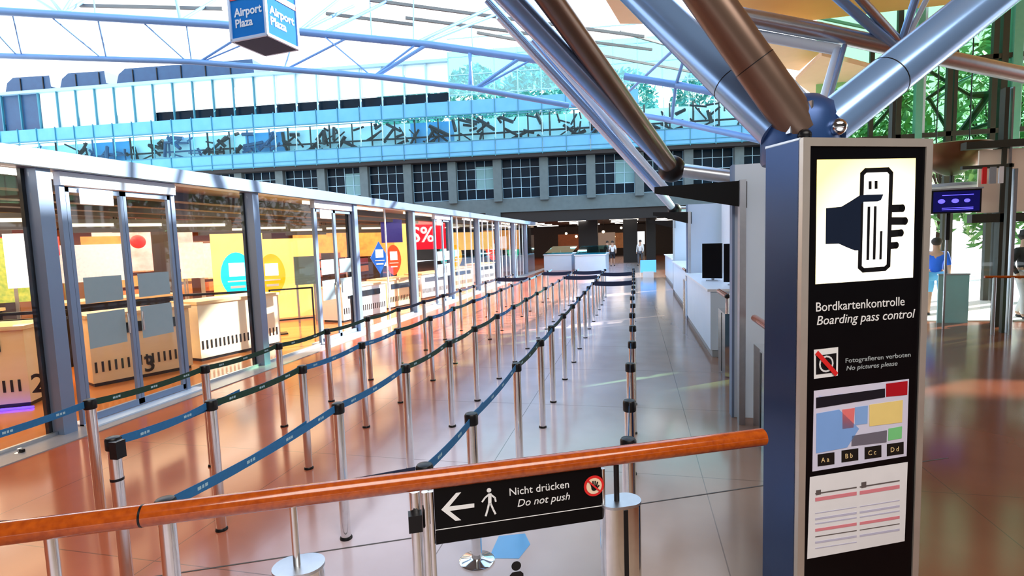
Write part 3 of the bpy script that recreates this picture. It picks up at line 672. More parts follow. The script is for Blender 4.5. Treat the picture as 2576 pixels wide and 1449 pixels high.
for k, u in enumerate(us):
    c = u+bay/2
    MB().box((u, -.15, 6.6), (.62, .5, 3.3)).build('concrete_pier', CONC, fa)
    wn = MB().span((u+.31, .12, 5.15), (u+bay-.31, .16, 8.2)).build('dark_window', DGL, fa)
    g = MB()
    for q in range(5): g.box((u+.31+(bay-.62)*q/4, .08, 6.67), (.035, .05, 3.05))
    for q in range(5): g.box((c, .08, 5.2+q*.74), (bay-.62, .05, .035))
    g.build('window_bars', CYP, wn)
    if k % 3 == 1: MB().span((c+.05, .10, 5.9), (u+bay-.34, .115, 7.6)).build('blind', CURT, wn)
    # lower spandrel band
    sp = MB().span((u+.03, -.9, 8.35), (u+bay-.03, -.85, 9.35)).build('spandrel_panel', CY, fa)
    g = MB(); g.box((u, -.92, 8.85), (.05, .08, 1.3)); g.box((c, -.92, 8.85), (.05, .08, 1.3)); g.box((c, -.92, 8.30), (bay, .07, .07)); g.box((c, -.92, 8.62), (bay, .05, .04)); g.box((c, -.92, 9.38), (bay, .07, .05)); g.build('spandrel_frame', CYD, sp)
    # open storey, dark bars shaped as the truss reflections in its glass
    st_ = MB().span((u, 1.0, 9.4), (u+bay, 1.1, 11.3)).build('storey_wall', MILK if k % 4 else CY, fa)
    g = MB()
    for q in range(11):
        x0 = u+random.uniform(.1, bay-.1); z0 = random.uniform(9.5, 11.2); x1 = min(u+bay-.05, max(u+.05, x0+random.uniform(-1.5, 1.5))); z1 = min(11.25, max(9.45, z0+random.uniform(-1.2, 1.2)))
        g.tube((x0, .5+random.uniform(-.3, .3), z0), (x1, .5, z1), random.uniform(.05, .15), 6)
    g.tube((u, .5, 10.1), (u+bay, .5, 10.1), .07, 6); g.tube((u+.5, .5, 9.4), (u+.5, .5, 11.5), .07, 6); g.tube((u+2.3, .6, 9.4), (u+2.3, .6, 11.5), .06, 6)
    g.build('reflection_bars', BLACK if k > 9 or k % 2 else NAVY, st_)
    g = MB()
    for q in (0, .5): g.box((u+bay*q, -.5, 10.5), (.06, .06, 2.3))
    g.build('mullion', CYP if k > 8 else CYD, fa)
    MB().span((u, -.48, 9.4), (u+bay, -.46, 11.5)).build('storey_pane', PANEF, fa)
    # upper spandrel band
    if k < 17:
        sp = MB().span((u+.03, -.55, 11.4), (u+bay-.03, -.5, 12.35)).build('spandrel_panel', CY, fa)
        g = MB(); g.box((u, -.58, 11.87), (.05, .08, 1.1)); g.box((c, -.58, 11.87), (.05, .08, 1.1)); g.box((c, -.58, 11.34), (bay, .07, .07)); g.box((c, -.58, 11.2), (bay, .05, .06)); g.build('spandrel_frame', CYD, sp)
    if k < 13:
        MB().span((u, .2, 12.4), (u+bay, .3, 13.2)).build('strip_window', DGL, fa)
        mw = MB().span((u+.05, .0, 13.2 if k > 5 else 12.45), (u+bay-.05, .1, 15.3)).build('milky_panel', MILK if u+bay/2 > fu(95, 270) else NAVY, fa)
        g = MB()
        for q in (0, .5): g.box((u+bay*q, -.12, 13.85), (.09, .14, 3.0))
        g.build('panel_frame', CYD if k < 9 else CYP, mw)
        MB().box((c, -.1, 15.4), (bay, .5, .22)).build('parapet', CYP, fa)
    if k >= 13 and k < 19:
        g = MB()
        for q in (0, .5): g.box((u+bay*q, -.12, 14.2), (.07, .1, 3.6))
        for z in (12.9, 14.3, 15.6, 16.9): g.box((c, -.12, z), (bay, .07, .06))
        g.build('glazing_frame', CYP, fa)
        MB().span((u, -.1, 12.8), (u+bay, -.08, 16.0)).build('glazing_pane', PANEC, fa)
MB().span((us[0], -.1, 4.15), (us[-1]+bay, .6, 5.15)).build('concrete_sill', CONC, fa)
MB().span((us[0], -.05, 8.2), (us[-1]+bay, .6, 8.34)).build('storey_slab', BLACK, fa)
MB().span((us[0], -.9, 8.0), (us[-1]+bay, -.02, 8.28)).build('canopy_soffit', DARK, fa)
MB().span((us[0], .02, 3.35), (us[-1]+bay, .8, 4.15)).build('entrance_fascia', DARK, fa)
MB().box((-8.35, -.1, 2.1), (1.1, .5, 4.1)).build('entrance_column', CONC, fa)
for k, (a, b) in enumerate(((fu(12, 230), fu(130, 225)), (fu(150, 222), fu(268, 212)), (fu(292, 212), fu(640, 185)))):
    q_ = FO+FD*a+FNV*.3
    t = thing('roof_unit', 'dark blue rounded roof unit on the far building, %s from the left' % ORD[k], 'roof unit', (q_.x, q_.y, 15.52), FZ, 'dark blue roof units')
    d = b-a
    MB().prism([(0, 0, 0), (d, 0, 0), (d-.1, 0, 1.25), (.9, 0, 1.3), (.3, 0, .9)], (0, 2.5, 0)).build('casing', NAVY, t)
    g = MB()
    for q in range(1, int(d/2.1)+1): g.box((q*2.1-.5, -.04, .62), (.07, .06, 1.1))
    g.build('ribs', BLACK, t)

# ------------------------------------------------------------------ dark far hall under the facade
FB = empty('wall_back', (0, 62, 0), kind='structure')
MB().span((-32, 0, 0), (18, .3, 4.2)).build('back_panel', DBROWN, FB)
MB().span((-32, 41.5, 3.45), (18, 62, 3.6)).build('ceiling_far', DARK, kind='structure')
MB().span((17.7, 41.5, 0), (18, 62, 3.5)).build('wall_right', DARK, kind='structure')
GLOW = mat('warm_light_strip', (1, .8, .5), .4, emit=(1, .66, .36), es=5)
GLOWW = mat('white_light_strip', (1, 1, 1), .4, emit=(1, .9, .78), es=6)
k = 0
for y in (42.5, 46, 50, 55):
    for x in (-9, -4.5, -1.2, 2.6):
        o = MB().box((0, 0, 0), (2.2, .14, .05)).build('light_strip', GLOWW, None, label='glowing ceiling strip in the dark far hall, between its dark columns', category='ceiling light', group='far hall light strips'); o.location = (x+random.uniform(-.5, .5), y, 3.42); k += 1
for i, (x, y, w_) in enumerate(((-3.6, 43, 1.5), (-.35, 43.5, 1.1), (1.2, 43, .7), (-10.8, 44, .8))):
    MB().box((0, 0, 1.72), (w_, .8, 3.44)).build('column', DARK, None, label='dark square column in the far hall, %s' % ('left of the walking person', 'right of the walking person', 'beside the aisle end', 'behind the glass wall end')[i], category='column').location = (x, y, 0)
for i, (x, y, w_, h, z, m, lb) in enumerate(((-2.55, 50, 1.6, 1.5, 1.0, mat('grey_board', (.42, .42, .40), .6), 'grey square board in the far hall'),
        (-6.4, 55, 2.6, 1.6, .9, mat('brown_shelf_wall', (.16, .06, .025), .6, noise=(.3, .1, .03), scale=4), 'brown shelving wall far back between the columns'),
        (-1.9, 58, 2.2, 1.6, .9, mat('brown_shelf_wall', (.22, .09, .04), .6, noise=(.5, .25, .1), scale=4), 'warm lit shelving far behind the walking person'),
        (.35, 52, 1.1, 1.2, 1.3, mat('lit_poster', (.7, .75, .8), .5, emit=(.8, .9, 1), es=.6), 'pale lit poster at the end of the aisle'))):
    t = thing('display_board', lb, 'board', (x, y, 0)); MB().box((0, 0, z+h/2), (w_, .12, h)).build('board', m, t); 
    for s in (-1, 1): MB().box((s*w_*.42, .07, (z+h)/2), (.06, .06, z+h)).build('leg', SATIN, t)
for i in range(9):
    x = random.uniform(-8, 3); y = random.uniform(45, 58); z = random.uniform(2.1, 3.0)
    t = thing('pendant_lamp', 'small warm globe lamp glowing in the dark far hall', 'lamp', (x, y, z), 0, 'warm globe lamps in the far hall'); MB().ball((0, 0, 0), .12, 10, 6).build('globe', GLOW, t, True); MB().tube((0, 0, .1), (0, 0, 3.45-z), .012, 6).build('cord', BLACK, t)
for i, (x, y, l) in enumerate(((-4.9, 34.5, 4), (-2.6, 32.0, 4))):
    t = thing('glass_counter', 'long pale glass topped display counter at the end of the queue, %s one' % ('left', 'right')[i], 'counter', (x, y, 0))
    MB().span((-.9, 0, 0), (.9, l, 1.0)).build('body', WHITEB, t); MB().span((-.95, -.05, 1.0), (.95, l+.05, 1.06)).build('top', WHITE, t)
    MB().prism([(-.9, 0, 1.06), (.9, 0, 1.06), (.9, l, 1.5), (-.9, l, 1.5)], (0, 0, .02)).build('sloping_glass', PANEC, t)

# ------------------------------------------------------------------ people
def person(name_label, loc, rz, h, top, legs, skin=(.55, .32, .22), hair=(.03, .02, .015), hat=False, stride=.18, shorts=False, group=None):
    t = thing('person', name_label, 'person', loc, rz); 
    if group: t['group'] = group
    s = h/1.75
    J = {'pel': (0, 0, .95), 'w': (0, 0, 1.12), 'ch': (0, .01, 1.35), 'nk': (0, .02, 1.50), 'hd': (0, 0, 1.62), 'ht': (0, .0, 1.70),
         'sl': (-.18, 0, 1.42), 'sr': (.18, 0, 1.42), 'el': (-.24, .06, 1.14), 'er': (.24, -.08, 1.14), 'wl': (-.23, -.08, .92), 'wr': (.24, -.22, .95), 'hl': (-.22, -.12, .83), 'hr': (.23, -.30, .90),
         'pl': (-.10, 0, .92), 'pr': (.10, 0, .92), 'kl': (-.10, -stride*.6, .50), 'kr': (.10, stride*.3, .50), 'al': (-.10, -stride*.55, .09), 'ar': (.10, stride*1.2, .11), 'tl': (-.11, -stride*.55-.18, .03), 'tr': (.11, stride*1.2-.16, .03)}
    R_ = {'pel': .13, 'w': .115, 'ch': .14, 'nk': .055, 'hd': .085, 'ht': .09, 'sl': .06, 'sr': .06, 'el': .042, 'er': .042, 'wl': .030, 'wr': .030, 'hl': .035, 'hr': .035,
          'pl': .085, 'pr': .085, 'kl': .055, 'kr': .055, 'al': .04, 'ar': .04, 'tl': .035, 'tr': .035}
    def skin_mesh(nm, edges, m, grow=1.0, root=None):
        ks = []
        for a, b in edges:
            for q in (a, b):
                if q not in ks: ks.append(q)
        me = bpy.data.meshes.new(nm); me.from_pydata([tuple(c*s for c in J[q]) for q in ks], [(ks.index(a), ks.index(b)) for a, b in edges], [])
        me.materials.append(m)
        o = bpy.data.objects.new(nm, me); COL.objects.link(o); o.parent = t
        md = o.modifiers.new('skin', 'SKIN'); md.use_smooth_shade = True
        for i, q in enumerate(ks):
            r = R_[q]*grow*s; me.skin_vertices[0].data[i].radius = (r, r*(.72 if q in ('pel', 'w', 'ch') else 1))
        me.skin_vertices[0].data[ks.index(root or ks[0])].use_root = True
        sb = o.modifiers.new('sub', 'SUBSURF'); sb.levels = 1; sb.render_levels = 1
        return o
    full = [('pel', 'w'), ('w', 'ch'), ('ch', 'nk'), ('nk', 'hd'), ('hd', 'ht'), ('ch', 'sl'), ('ch', 'sr'), ('sl', 'el'), ('el', 'wl'), ('wl', 'hl'), ('sr', 'er'), ('er', 'wr'), ('wr', 'hr'),
            ('pel', 'pl'), ('pel', 'pr'), ('pl', 'kl'), ('kl', 'al'), ('al', 'tl'), ('pr', 'kr'), ('kr', 'ar'), ('ar', 'tr')]
    skin_mesh('body', full, mat('skin', skin, .55), 1, 'pel')
    sh = [('w', 'ch'), ('ch', 'sl'), ('ch', 'sr'), ('sl', 'el'), ('sr', 'er'), ('pel', 'w')]+([] if shorts else [('el', 'wl'), ('er', 'wr')])
    skin_mesh('shirt', sh, mat('shirt_cloth', top, .8), 1.22, 'w')
    J['kl2'] = J['kl']; J['kr2'] = J['kr']
    lg = [('pel', 'pl'), ('pel', 'pr'), ('pl', 'kl'), ('pr', 'kr')]+([] if shorts else [('kl', 'al'), ('kr', 'ar')])
    skin_mesh('shorts' if shorts else 'trousers', lg, mat('leg_cloth', legs, .8), 1.25, 'pel')
    HM = mat('hair', hair, .7)
    MB().ball((0, .025*s, 1.70*s), .105*s, 14, 8, (1, 1.05, .95)).build('hair', HM, t, True)
    f = MB(); 
    for q in (-1, 1): f.ball((q*.03*s, -.085*s, 1.665*s), .011*s, 8, 5)
    f.ball((0, -.098*s, 1.64*s), .014*s, 8, 5); f.box((0, -.088*s, 1.60*s), (.04*s, .01*s, .008*s)); f.build('face', HM, t, True)
    sh_ = MB()
    for q in ('tl', 'tr'): x, y, z = J[q]; sh_.ball((x*s, (y+.08)*s, .045*s), .06*s, 10, 6, (.8, 1.9, .75))
    sh_.build('shoes', BLACK, t, True)
    if hat: MB().lathe((0, 0, 1.70*s), [(.17*s, 0), (.17*s, .015*s), (.11*s, .02*s), (.10*s, .12*s), (.05*s, .14*s)], 20).build('hat', BLACK, t, True)
    return t

# ------------------------------------------------------------------ shop area behind the glass wall
shop_floor = MB().span((-20, 2, .001), (-6.5, 34, .004)).build('floor_shop', mat('orange_polished_floor', (.62, .20, .04), .14, noise=(.48, .15, .03), scale=2), kind='structure')
MB().span((-20, -6, 3.0), (-6.5, 34, 3.12)).build('ceiling_shop', wood('slatted_brown_ceiling', (.26, .10, .05), (.05, .028, .02), .4, (5, .15, 5)), kind='structure')
MB().span((-20, -6, 0), (-19.8, 34, 3.0)).build('wall_shop', mat('warm_shop_wall', (.55, .3, .16), .7, noise=(.35, .17, .08), scale=.6), kind='structure')
for k in range(9):
    x = -7.3-1.35*k
    o = MB().span((-.16, 0, 0), (.16, 30, .14)).build('ceiling_baffle', mat('ceiling_baffle_grey', (.045, .04, .04), .6), None, label='dark baffle under the shop ceiling, %s from the glass wall' % ORD[k], category='ceiling beam', group='dark shop ceiling baffles'); o.location = (x-.35, 3, 2.86)
    for q in range(5):
        o = MB().box((0, 0, 0), (.13, 3.6, .035)).build('ceiling_light', GLOW if (k+q) % 3 else GLOWW, None, label='glowing strip light in the shop ceiling, line %s from the glass, %s from front' % (ORD[k], ORD[q]), category='ceiling light', group='shop ceiling strips'); o.location = (x+.3, 5.5+6*q+random.uniform(-.8, .8), 2.982)
def at(x, y, X): return pX(x, y, X)
FACE = math.radians(42)     # signs turned towards the hall entrance
def lit(name, c, es=.8, n2=None, sc=3): return mat(name, tuple(q*.8 for q in c), .5, emit=c, es=es, noise=n2, scale=sc)
def panel(name, x, y, X, wd, h, m, label, cat, depth=.12, group=None, rz=FACE, stand=True):
    c = at(x, y, X); t = thing(name, label, cat, (c.x, c.y, 0), rz, group)
    MB().box((0, 0, c.z), (wd, depth, h)).build('face', m, t)
    bt = c.z-h/2
    if stand and bt > .1:
        for s in (-1, 1): MB().box((s*wd*.4, depth/2+.02, bt/2+.1), (.05, .04, bt+.2)).build('leg', SATIN, t)
    elif bt > .1:
        for s in (-1, 1): MB().tube((s*wd*.4, 0, c.z+h/2), (s*wd*.4, 0, 3.0), .012, 6).build('hanger', SATIN, t)
    return t
WOODL = mat('blond_wood_counter', (.90, .66, .36), .4, noise=(.80, .54, .26), scale=2, tile=(1, 1, 5))
def gate_counter(A_, B_, h, m, label, digit=None, slot=True, dash=(0.30, .16), depth=.7):
    A_ = Vector((*A_, 0)); B_ = Vector((*B_, 0)); d = B_-A_; Ln = d.length; rz = math.atan2(d.y, d.x)
    t = thing('shop_counter', label, 'counter', A_, rz)
    MB().span((0, 0, .06), (Ln, depth, h)).build('body', m, t)
    MB().span((.02, .03, .005), (Ln-.02, depth-.02, .06)).build('plinth', BLACK, t)
    MB().span((-.03, -.04, h), (Ln+.03, depth+.04, h+.05)).build('worktop', WOODL if m is not WOODL else OAK, t)
    g = MB()
    for q in range(int(Ln/.085)): g.box((.05+q*.085, -.004, dash[0]), (.028, .01, dash[1]))
    g.build('dash_pattern', BLACK, t)
    if slot: MB().span((Ln*.12, -.02, h-.28), (Ln*.85, .0, h-.12)).build('scanner_slot', BLACK, t)
    if digit:
        dn = Vector((d.y, -d.x, 0)).normalized(); hp_ = pP(*digit[1], A_+dn*.012, dn)
        text(digit[0], .36, frame(((hp_-A_).dot(d.normalized())-.1, -.016, max(.1, hp_.z-.14)), (1, 0, 0), (0, 0, 1)), BLACK, 'numeral', t, bold=.006)
    return t
gate_counter((-9.5, 4.55), (-7.95, 5.40), 1.05, WOODL, 'blond wood counter with the big numeral 2, left of the near glass post', ('2', (100, 960)))
gate_counter((-8.0, 6.30), (-7.45, 7.60), 1.05, WOODL, 'blond wood counter with the big numeral 3 behind the glass door', ('3', (378, 915)))
gate_counter((-7.70, 8.05), (-7.30, 9.75), 1.05, mat('cream_counter', (.95, .82, .58), .4), 'cream counter without numeral right of the glass door', None, False)
gate_counter((-10.0, 7.2), (-9.2, 9.1), 1.12, BLACK, 'black counter with pale dashes standing behind the two numbered counters', None, False, (.95, .1))
gate_counter((-12.2, 5.6), (-10.4, 6.3), 1.1, BLACK, 'black counter at the far left edge behind counter 2', None, False, (.9, .12))
for k, (y, lb) in enumerate(((12.6, 'third'), (15.2, 'fourth'), (18.0, 'fifth'), (21.4, 'sixth'), (25.2, 'seventh'))):
    gate_counter((-7.5, y), (-7.15, y+1.8), .9, WHITE if k % 2 == 0 else WOODL, 'plain low counter, %s beyond the glass door along the shop side' % lb, None, True)
gl2 = MB().box((0, 0, 0), (2.0, .05, .02)).build('light_tube', mat('blue_light_tube', (.05, .05, .9), .4, emit=(.05, .02, 1), es=4), None, label='blue glowing light tube along the foot of the counter with numeral 2', category='light')
gl2.location = (-8.70, 4.85, .02); gl2.rotation_euler = (0, 0, math.atan2(.85, 1.55))
# black conveyor rails on the counters
for k, (x, y, X, L_) in enumerate(((545, 765, -8.9, 1.5), (60, 800, -9.9, 1.2))):
    c = at(x, y, X); t = thing('roller_rail', 'black roller rail frame above the %s' % ('cream counter', 'counter with numeral 2')[k], 'rail', (c.x, c.y, 0), .5)
    for z in (.96, 1.08): MB().box((0, 0, z), (L_, .06, .05)).build('bar', BLACK, t)
    for s in (-1, 1): MB().box((s*L_*.45, 0, .53), (.06, .06, 1.06)).build('leg', BLACK, t)
# oval totems
def totem(x, y, X, wd, h, m, label, shape='oval'):
    c = at(x, y, X); t = thing('totem_sign', label, 'sign', (c.x, c.y, 0), FACE, 'coloured totem signs')
    n = 28; P = []
    for i in range(n):
        a = 2*math.pi*i/n; rx = wd/2*math.cos(a); rz_ = h/2*math.sin(a)
        if shape == 'oval' and rz_ < 0: rx *= 1-.35*(abs(rz_)/(h/2))**2
        if shape == 'diamond': k_ = 1/(abs(math.cos(a))**1.0+abs(math.sin(a))); rx = wd/2*math.cos(a)*k_*1.1; rz_ = h/2*math.sin(a)*k_*1.1
        P.append((rx, -.04, c.z+rz_))
    MB().prism(P, (0, .08, 0)).build('disc', m, t)
    MB().span((-wd*.24, -.052, c.z+.0), (wd*.24, -.042, c.z+h*.28)).build('screen', mat('screen_white', (.9, .95, 1), .4, emit=(.9, .97, 1), es=.9), t)
    MB().box((0, -.045, c.z-h*.1), (wd*.6, .01, .03)).build('stripe', WHITE, t)
    MB().box((0, -.045, c.z-h*.22), (wd*.45, .01, .05)).build('stripe', WHITE, t)
    MB().box((.05, .02, (c.z-h/2)/2+.05), (.09, .06, c.z-h/2+.1)).build('stem', BLACK, t)
    MB().box((.05, .02, .02), (.4, .3, .03)).build('foot', BLACK, t)
    return t
CYAN = lit('cyan_acrylic', (.0, .62, .78), .75); ORNG = lit('orange_acrylic', (1, .36, .0), .8); BLU = lit('blue_acrylic', (.01, .12, .55), .6); REDA = lit('red_acrylic', (1, .05, .01), .9); TEAL = lit('teal_acrylic', (.0, .42, .45), .7); GRN = lit('green_acrylic', (.02, .4, .2), .7)
totem(597, 695, -8.75, .66, 1.08, CYAN, 'cyan oval totem sign with a white screen, left of the second glass post')
totem(684, 693, -8.2, .58, 1.0, ORNG, 'orange oval totem sign with a white screen, right of the second glass post')
totem(954, 648, -8.6, .55, 1.0, BLU, 'dark blue pointed totem sign beside a red one', 'diamond')
totem(990, 654, -8.6, .55, 1.1, REDA, 'red oval totem sign right of the dark blue pointed one')
totem(1126, 642, -8.2, .7, 1.4, TEAL, 'teal oval totem sign right of the red wall sign')
totem(1147, 645, -8.2, .6, 1.1, ORNG, 'small orange oval totem sign beside the teal one')
totem(1240, 628, -8.4, .9, 1.3, REDA, 'distant red totem sign behind the crowd of glass bars')
totem(1291, 632, -8.4, .9, 1.3, GRN, 'distant green totem sign, farthest of the totems')
# dark overhead signs between ceiling and shops
for k, (x, y, X, wd) in enumerate(((30, 540, -11, 1.2), (225, 548, -12, 1.1), (350, 545, -11.5, 1.1), (500, 560, -11, 1.5), (560, 575, -13, 1.4), (670, 565, -11.5, 1.4), (770, 580, -11, 1.3), (860, 575, -10.5, 1.4), (930, 570, -10, 1.0))):
    c = at(x, y, X); t = thing('overhead_sign', 'dark sign box hanging under the shop ceiling, %s from the left' % ORD[k], 'sign', (c.x, c.y, 0), FACE, 'dark overhead signs in the shop')
    zz = min(c.z, 2.66); MB().box((0, 0, zz), (wd, .12, .3)).build('box', mat('overhead_dark', (.03, .028, .03), .5), t)
    MB().box((0, -.063, zz+.02), (wd*.8, .006, .07)).build('light_line', mat('pale_sign_line', (.7, .65, .55), .5, emit=(1, .85, .6), es=.6), t)
    for s_ in (-1, 1): MB().tube((s_*wd*.4, 0, zz+.15), (s_*wd*.4, 0, 2.998), .012, 6).build('hanger', BLACK, t)
# big lit panels
YELP = lit('yellow_lit_wall', (1, .70, .22), .7, (.7, .42, .10), 1.5); WHP = lit('white_lit_wall', (1, .97, .95), 1.0); PNK = lit('pink_lit_wall', (1, .72, .66), 1.0, (.7, .1, .06), 3); OR2 = lit('amber_lit_wall', (1, .42, .08), .7, (.3, .08, .02), 4)
panel('yellow_partition', 602, 690, -10.0, 1.2, 2.1, YELP, 'yellow lit partition behind the cyan oval sign', 'partition')
panel('yellow_partition', 712, 700, -9.6, 1.9, 2.2, YELP, 'wide yellow lit partition behind the orange oval sign', 'partition')
panel('advert_panel', 78, 655, -11, .7, 1.0, WHP, 'bright white advert panel between the left edge and the near glass post', 'advert')
panel('red_awning', 22, 622, -13, 1.6, .42, lit('red_lit', (.8, .0, .01), .8), 'red shop awning at the left edge', 'awning', .5, stand=False)
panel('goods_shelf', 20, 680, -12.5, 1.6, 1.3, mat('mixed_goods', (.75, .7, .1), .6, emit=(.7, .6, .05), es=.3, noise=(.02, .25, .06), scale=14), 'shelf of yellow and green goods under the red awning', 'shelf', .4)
panel('lit_kiosk_front', 366, 628, -15, 2.6, 1.3, PNK, 'pinkish white lit shop front seen through the glass door', 'shop front', .2)
panel('orange_shelf', 268, 650, -13, .9, 1.1, OR2, 'orange lit shelf left of the middle door bar', 'shelf', .4)
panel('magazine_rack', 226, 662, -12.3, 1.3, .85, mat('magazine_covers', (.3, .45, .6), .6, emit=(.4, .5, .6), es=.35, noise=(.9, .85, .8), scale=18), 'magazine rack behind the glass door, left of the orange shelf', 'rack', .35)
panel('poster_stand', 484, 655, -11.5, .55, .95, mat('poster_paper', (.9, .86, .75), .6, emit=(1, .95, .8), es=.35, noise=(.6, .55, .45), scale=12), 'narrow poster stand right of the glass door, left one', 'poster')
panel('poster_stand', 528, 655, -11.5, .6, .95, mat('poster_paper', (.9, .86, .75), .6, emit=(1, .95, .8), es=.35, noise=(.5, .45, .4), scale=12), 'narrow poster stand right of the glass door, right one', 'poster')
panel('grey_screen', 768, 680, -8.6, .55, .75, mat('grey_screen', (.10, .15, .15), .3), 'dark grey screen right of the wide yellow partition', 'screen')
panel('amber_kiosk_front', 800, 605, -12.7, 1.9, 1.05, OR2, 'amber lit shop front above the dark grey screen', 'shop front', .2)
panel('amber_kiosk_front', 925, 610, -12.5, 2.6, 1.3, OR2, 'amber lit shop front left of the dark blue banner', 'shop front', .2)
panel('amber_kiosk_front', 1190, 606, -9.0, 2.6, 1.0, YELP, 'amber lit shop front right of the red wall sign', 'shop front', .2)
panel('amber_kiosk_front', 1262, 604, -8.6, 2.6, 1.3, OR2, 'amber lit shop front farthest along the glass wall', 'shop front', .2)
panel('yellow_pillar', 1020, 640, -8.8, .8, 2.4, YELP, 'yellow lit pillar left of the red wall sign', 'pillar')
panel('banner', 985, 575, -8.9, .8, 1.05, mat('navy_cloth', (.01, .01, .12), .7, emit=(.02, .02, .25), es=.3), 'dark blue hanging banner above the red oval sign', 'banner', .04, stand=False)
rs = panel('red_wall_sign', 1075, 590, -8.6, 1.8, 1.25, lit('red_lit_sign', (.85, .0, .02), .9), 'red lit wall sign with white marks', 'sign', .15, stand=False)
c = at(1075, 590, -8.6); text('S%', .9, frame((-.75, -.09, c.z-.3), (1, 0, 0), (0, 0, 1)), mat('white_lit', (1, 1, 1), .5, emit=(1, 1, 1), es=.8), 'lettering', rs, bold=.01)
bl = at(347, 608, -12.2); t = thing('balloon', 'round red balloon hanging in front of the pinkish lit front', 'balloon', bl); MB().ball((0, 0, 0), .17, 20, 12).build('ball', lit('red_ball', (1, .02, .02), .8), t, True); MB().tube((0, 0, .15), (0, 0, 3.0-bl.z), .006, 6).build('string', WHITE, t)
# frames / bins / rack behind the yellow partitions
t = thing('black_frame_rack', 'thin black frame rack in front of the wide yellow partition', 'rack', at(735, 770, -7.6)*1, FACE); t.location.z = 0
g = MB()
for s in (-.45, .45): g.box((s, 0, .55), (.035, .035, 1.1))
g.box((0, 0, 1.09), (.93, .035, .035)); g.box((0, 0, .4), (.93, .035, .035)); g.build('frame', BLACK, t)
for k in range(5):      # far coloured stock, shelves
    y = 13.5+k*3.6
    t = thing('merchandise_shelf', 'stocked shelf on the shop back wall, %s from the front' % ORD[k], 'shelf', (-16.2, y, 0), 0, 'stocked shelves at the shop back wall')
    MB().span((-.3, 0, 0), (.2, 2.9, 2.4)).build('carcass', mat('shelf_dark', (.2, .1, .06), .6), t)
    for z in (.5, .95, 1.4, 1.85):
        MB().span((.2, .05, z), (.42, 2.85, z+.34)).build('goods', mat('assorted_goods', random.choice([(.8, .25, .1), (.75, .6, .3), (.35, .4, .5), (.7, .1, .1)]), .5, noise=random.choice([(.9, .8, .6), (.1, .1, .2), (.9, .5, .1)]), scale=16), t)
for k in range(5):
    y = 9.0+k*4.4
    MB().box((0, 0, 1.55), (.45, .45, 3.1)).build('shop_column', mat('dark_column', (.035, .025, .02), .5), None, label='dark square column in the shop, %s from the front' % ORD[k], category='column', group='dark shop columns').location = (-13.8, y, 0)

# ------------------------------------------------------------------ hanging cube sign
Zb = 6.0
P = [pz(x, y, Zb) for x, y in ((575, 105), (672, 86), (733, 114))]
c0 = P[1]; ax = (P[0]-c0); ay = (P[2]-c0)
rzc = math.atan2(ay.y, ay.x); sd = .84
cb = thing('hanging_cube_sign', 'blue cube sign with white lettering hanging from the roof at upper left', 'sign', c0, math.atan2(-ax.y, -ax.x))
SB = mat('sign_blue', (.01, .12, .38), .7, spec=.1, emit=(.0, .12, .4), es=.25)
MB().span((-sd, 0, 0), (0, sd, 1.5)).build('box', SB, cb)
g = MB()
for x in (-sd, 0):
    for y in (0, sd): g.box((x, y, .75), (.05, .05, 1.52))
for z in (0, 1.5):
    for y in (0, sd): g.box((-sd/2, y, z), (sd, .05, .05))
    for x in (-sd, 0): g.box((x, sd/2, z), (.05, sd, .05))
g.build('edge_frame', WHITEB, cb)
MB().span((-sd+.03, .03, -.03), (-.03, sd-.03, -.005)).build('underside', mat('navy_underside', (.005, .01, .05), .6), cb)
for s in range(2):
    Mx = frame((-sd+.11, -.008, 0), (1, 0, 0), (0, 0, 1)) if s == 0 else frame((.008, .10, 0), (0, 1, 0), (0, 0, 1))
    def T(st, z, size, m=LETTER): text(st, size, Mx @ Matrix.Translation((0, z, 0)), m, 'lettering', cb, bold=.006)
    T('Airport', .42, .21); T('Plaza', .22, .21)
    T('Shops', .92, .17, mat('yellow_letters', (.9, .75, .15), .5)); 
    if s == 0: MB().span((-sd+.03, -.014, .72), (-.03, -.004, .80)).build('red_band', RED, cb); MB().span((-sd+.03, -.012, .80), (-.03, -.004, .83)).build('white_band', LETTER, cb)
    else: MB().span((.004, .03, .72), (.014, sd-.03, .80)).build('red_band', RED, cb); MB().span((.004, .03, .80), (.012, sd-.03, .83)).build('white_band', LETTER, cb)
for x, y in ((-sd+.1, .1), (-.1, sd-.1)): MB().tube((x, y, 1.5), (x, y, 4.2), .008, 6).build('hanging_wire', SATIN, cb)

# ------------------------------------------------------------------ right side: glazed wall, display, people, railing
wr = empty('wall_window', (5, 12.4, 0), kind='structure')
CREAM = mat('cream_outer_panel', (.85, .78, .66), .6, noise=(.78, .70, .58), scale=1)
GREENM = mat('pale_green_mullion', (.16, .45, .34), .35, noise=(.1, .36, .27))
DMULL = mat('dark_mullion', (.03, .035, .025), .5)
for k, (x, w_, m) in enumerate(((5.05, .06, DMULL), (6.95, .07, DMULL), (7.05, .03, SATIN), (8.3, .10, DMULL), (10.2, .1, DMULL), (12.2, .1, DMULL))):
    MB().box((x-5, 0, 2.3), (w_, .16, 4.6)).build('mullion', m, wr)
MB().span((1.45, -.08, 2.05), (12, .08, 2.22)).build('transom', DMULL, wr)
MB().span((1.55, -.04, 2.24), (12, -.0, 3.45)).build('sun_blind', CREAM, wr)
MB().span((1.3, -.1, 3.48), (12, .1, 3.62)).build('transom', DMULL, wr)
MB().span((1.7, -.01, .05), (12, .01, 2.05)).build('pane', PANE, wr)
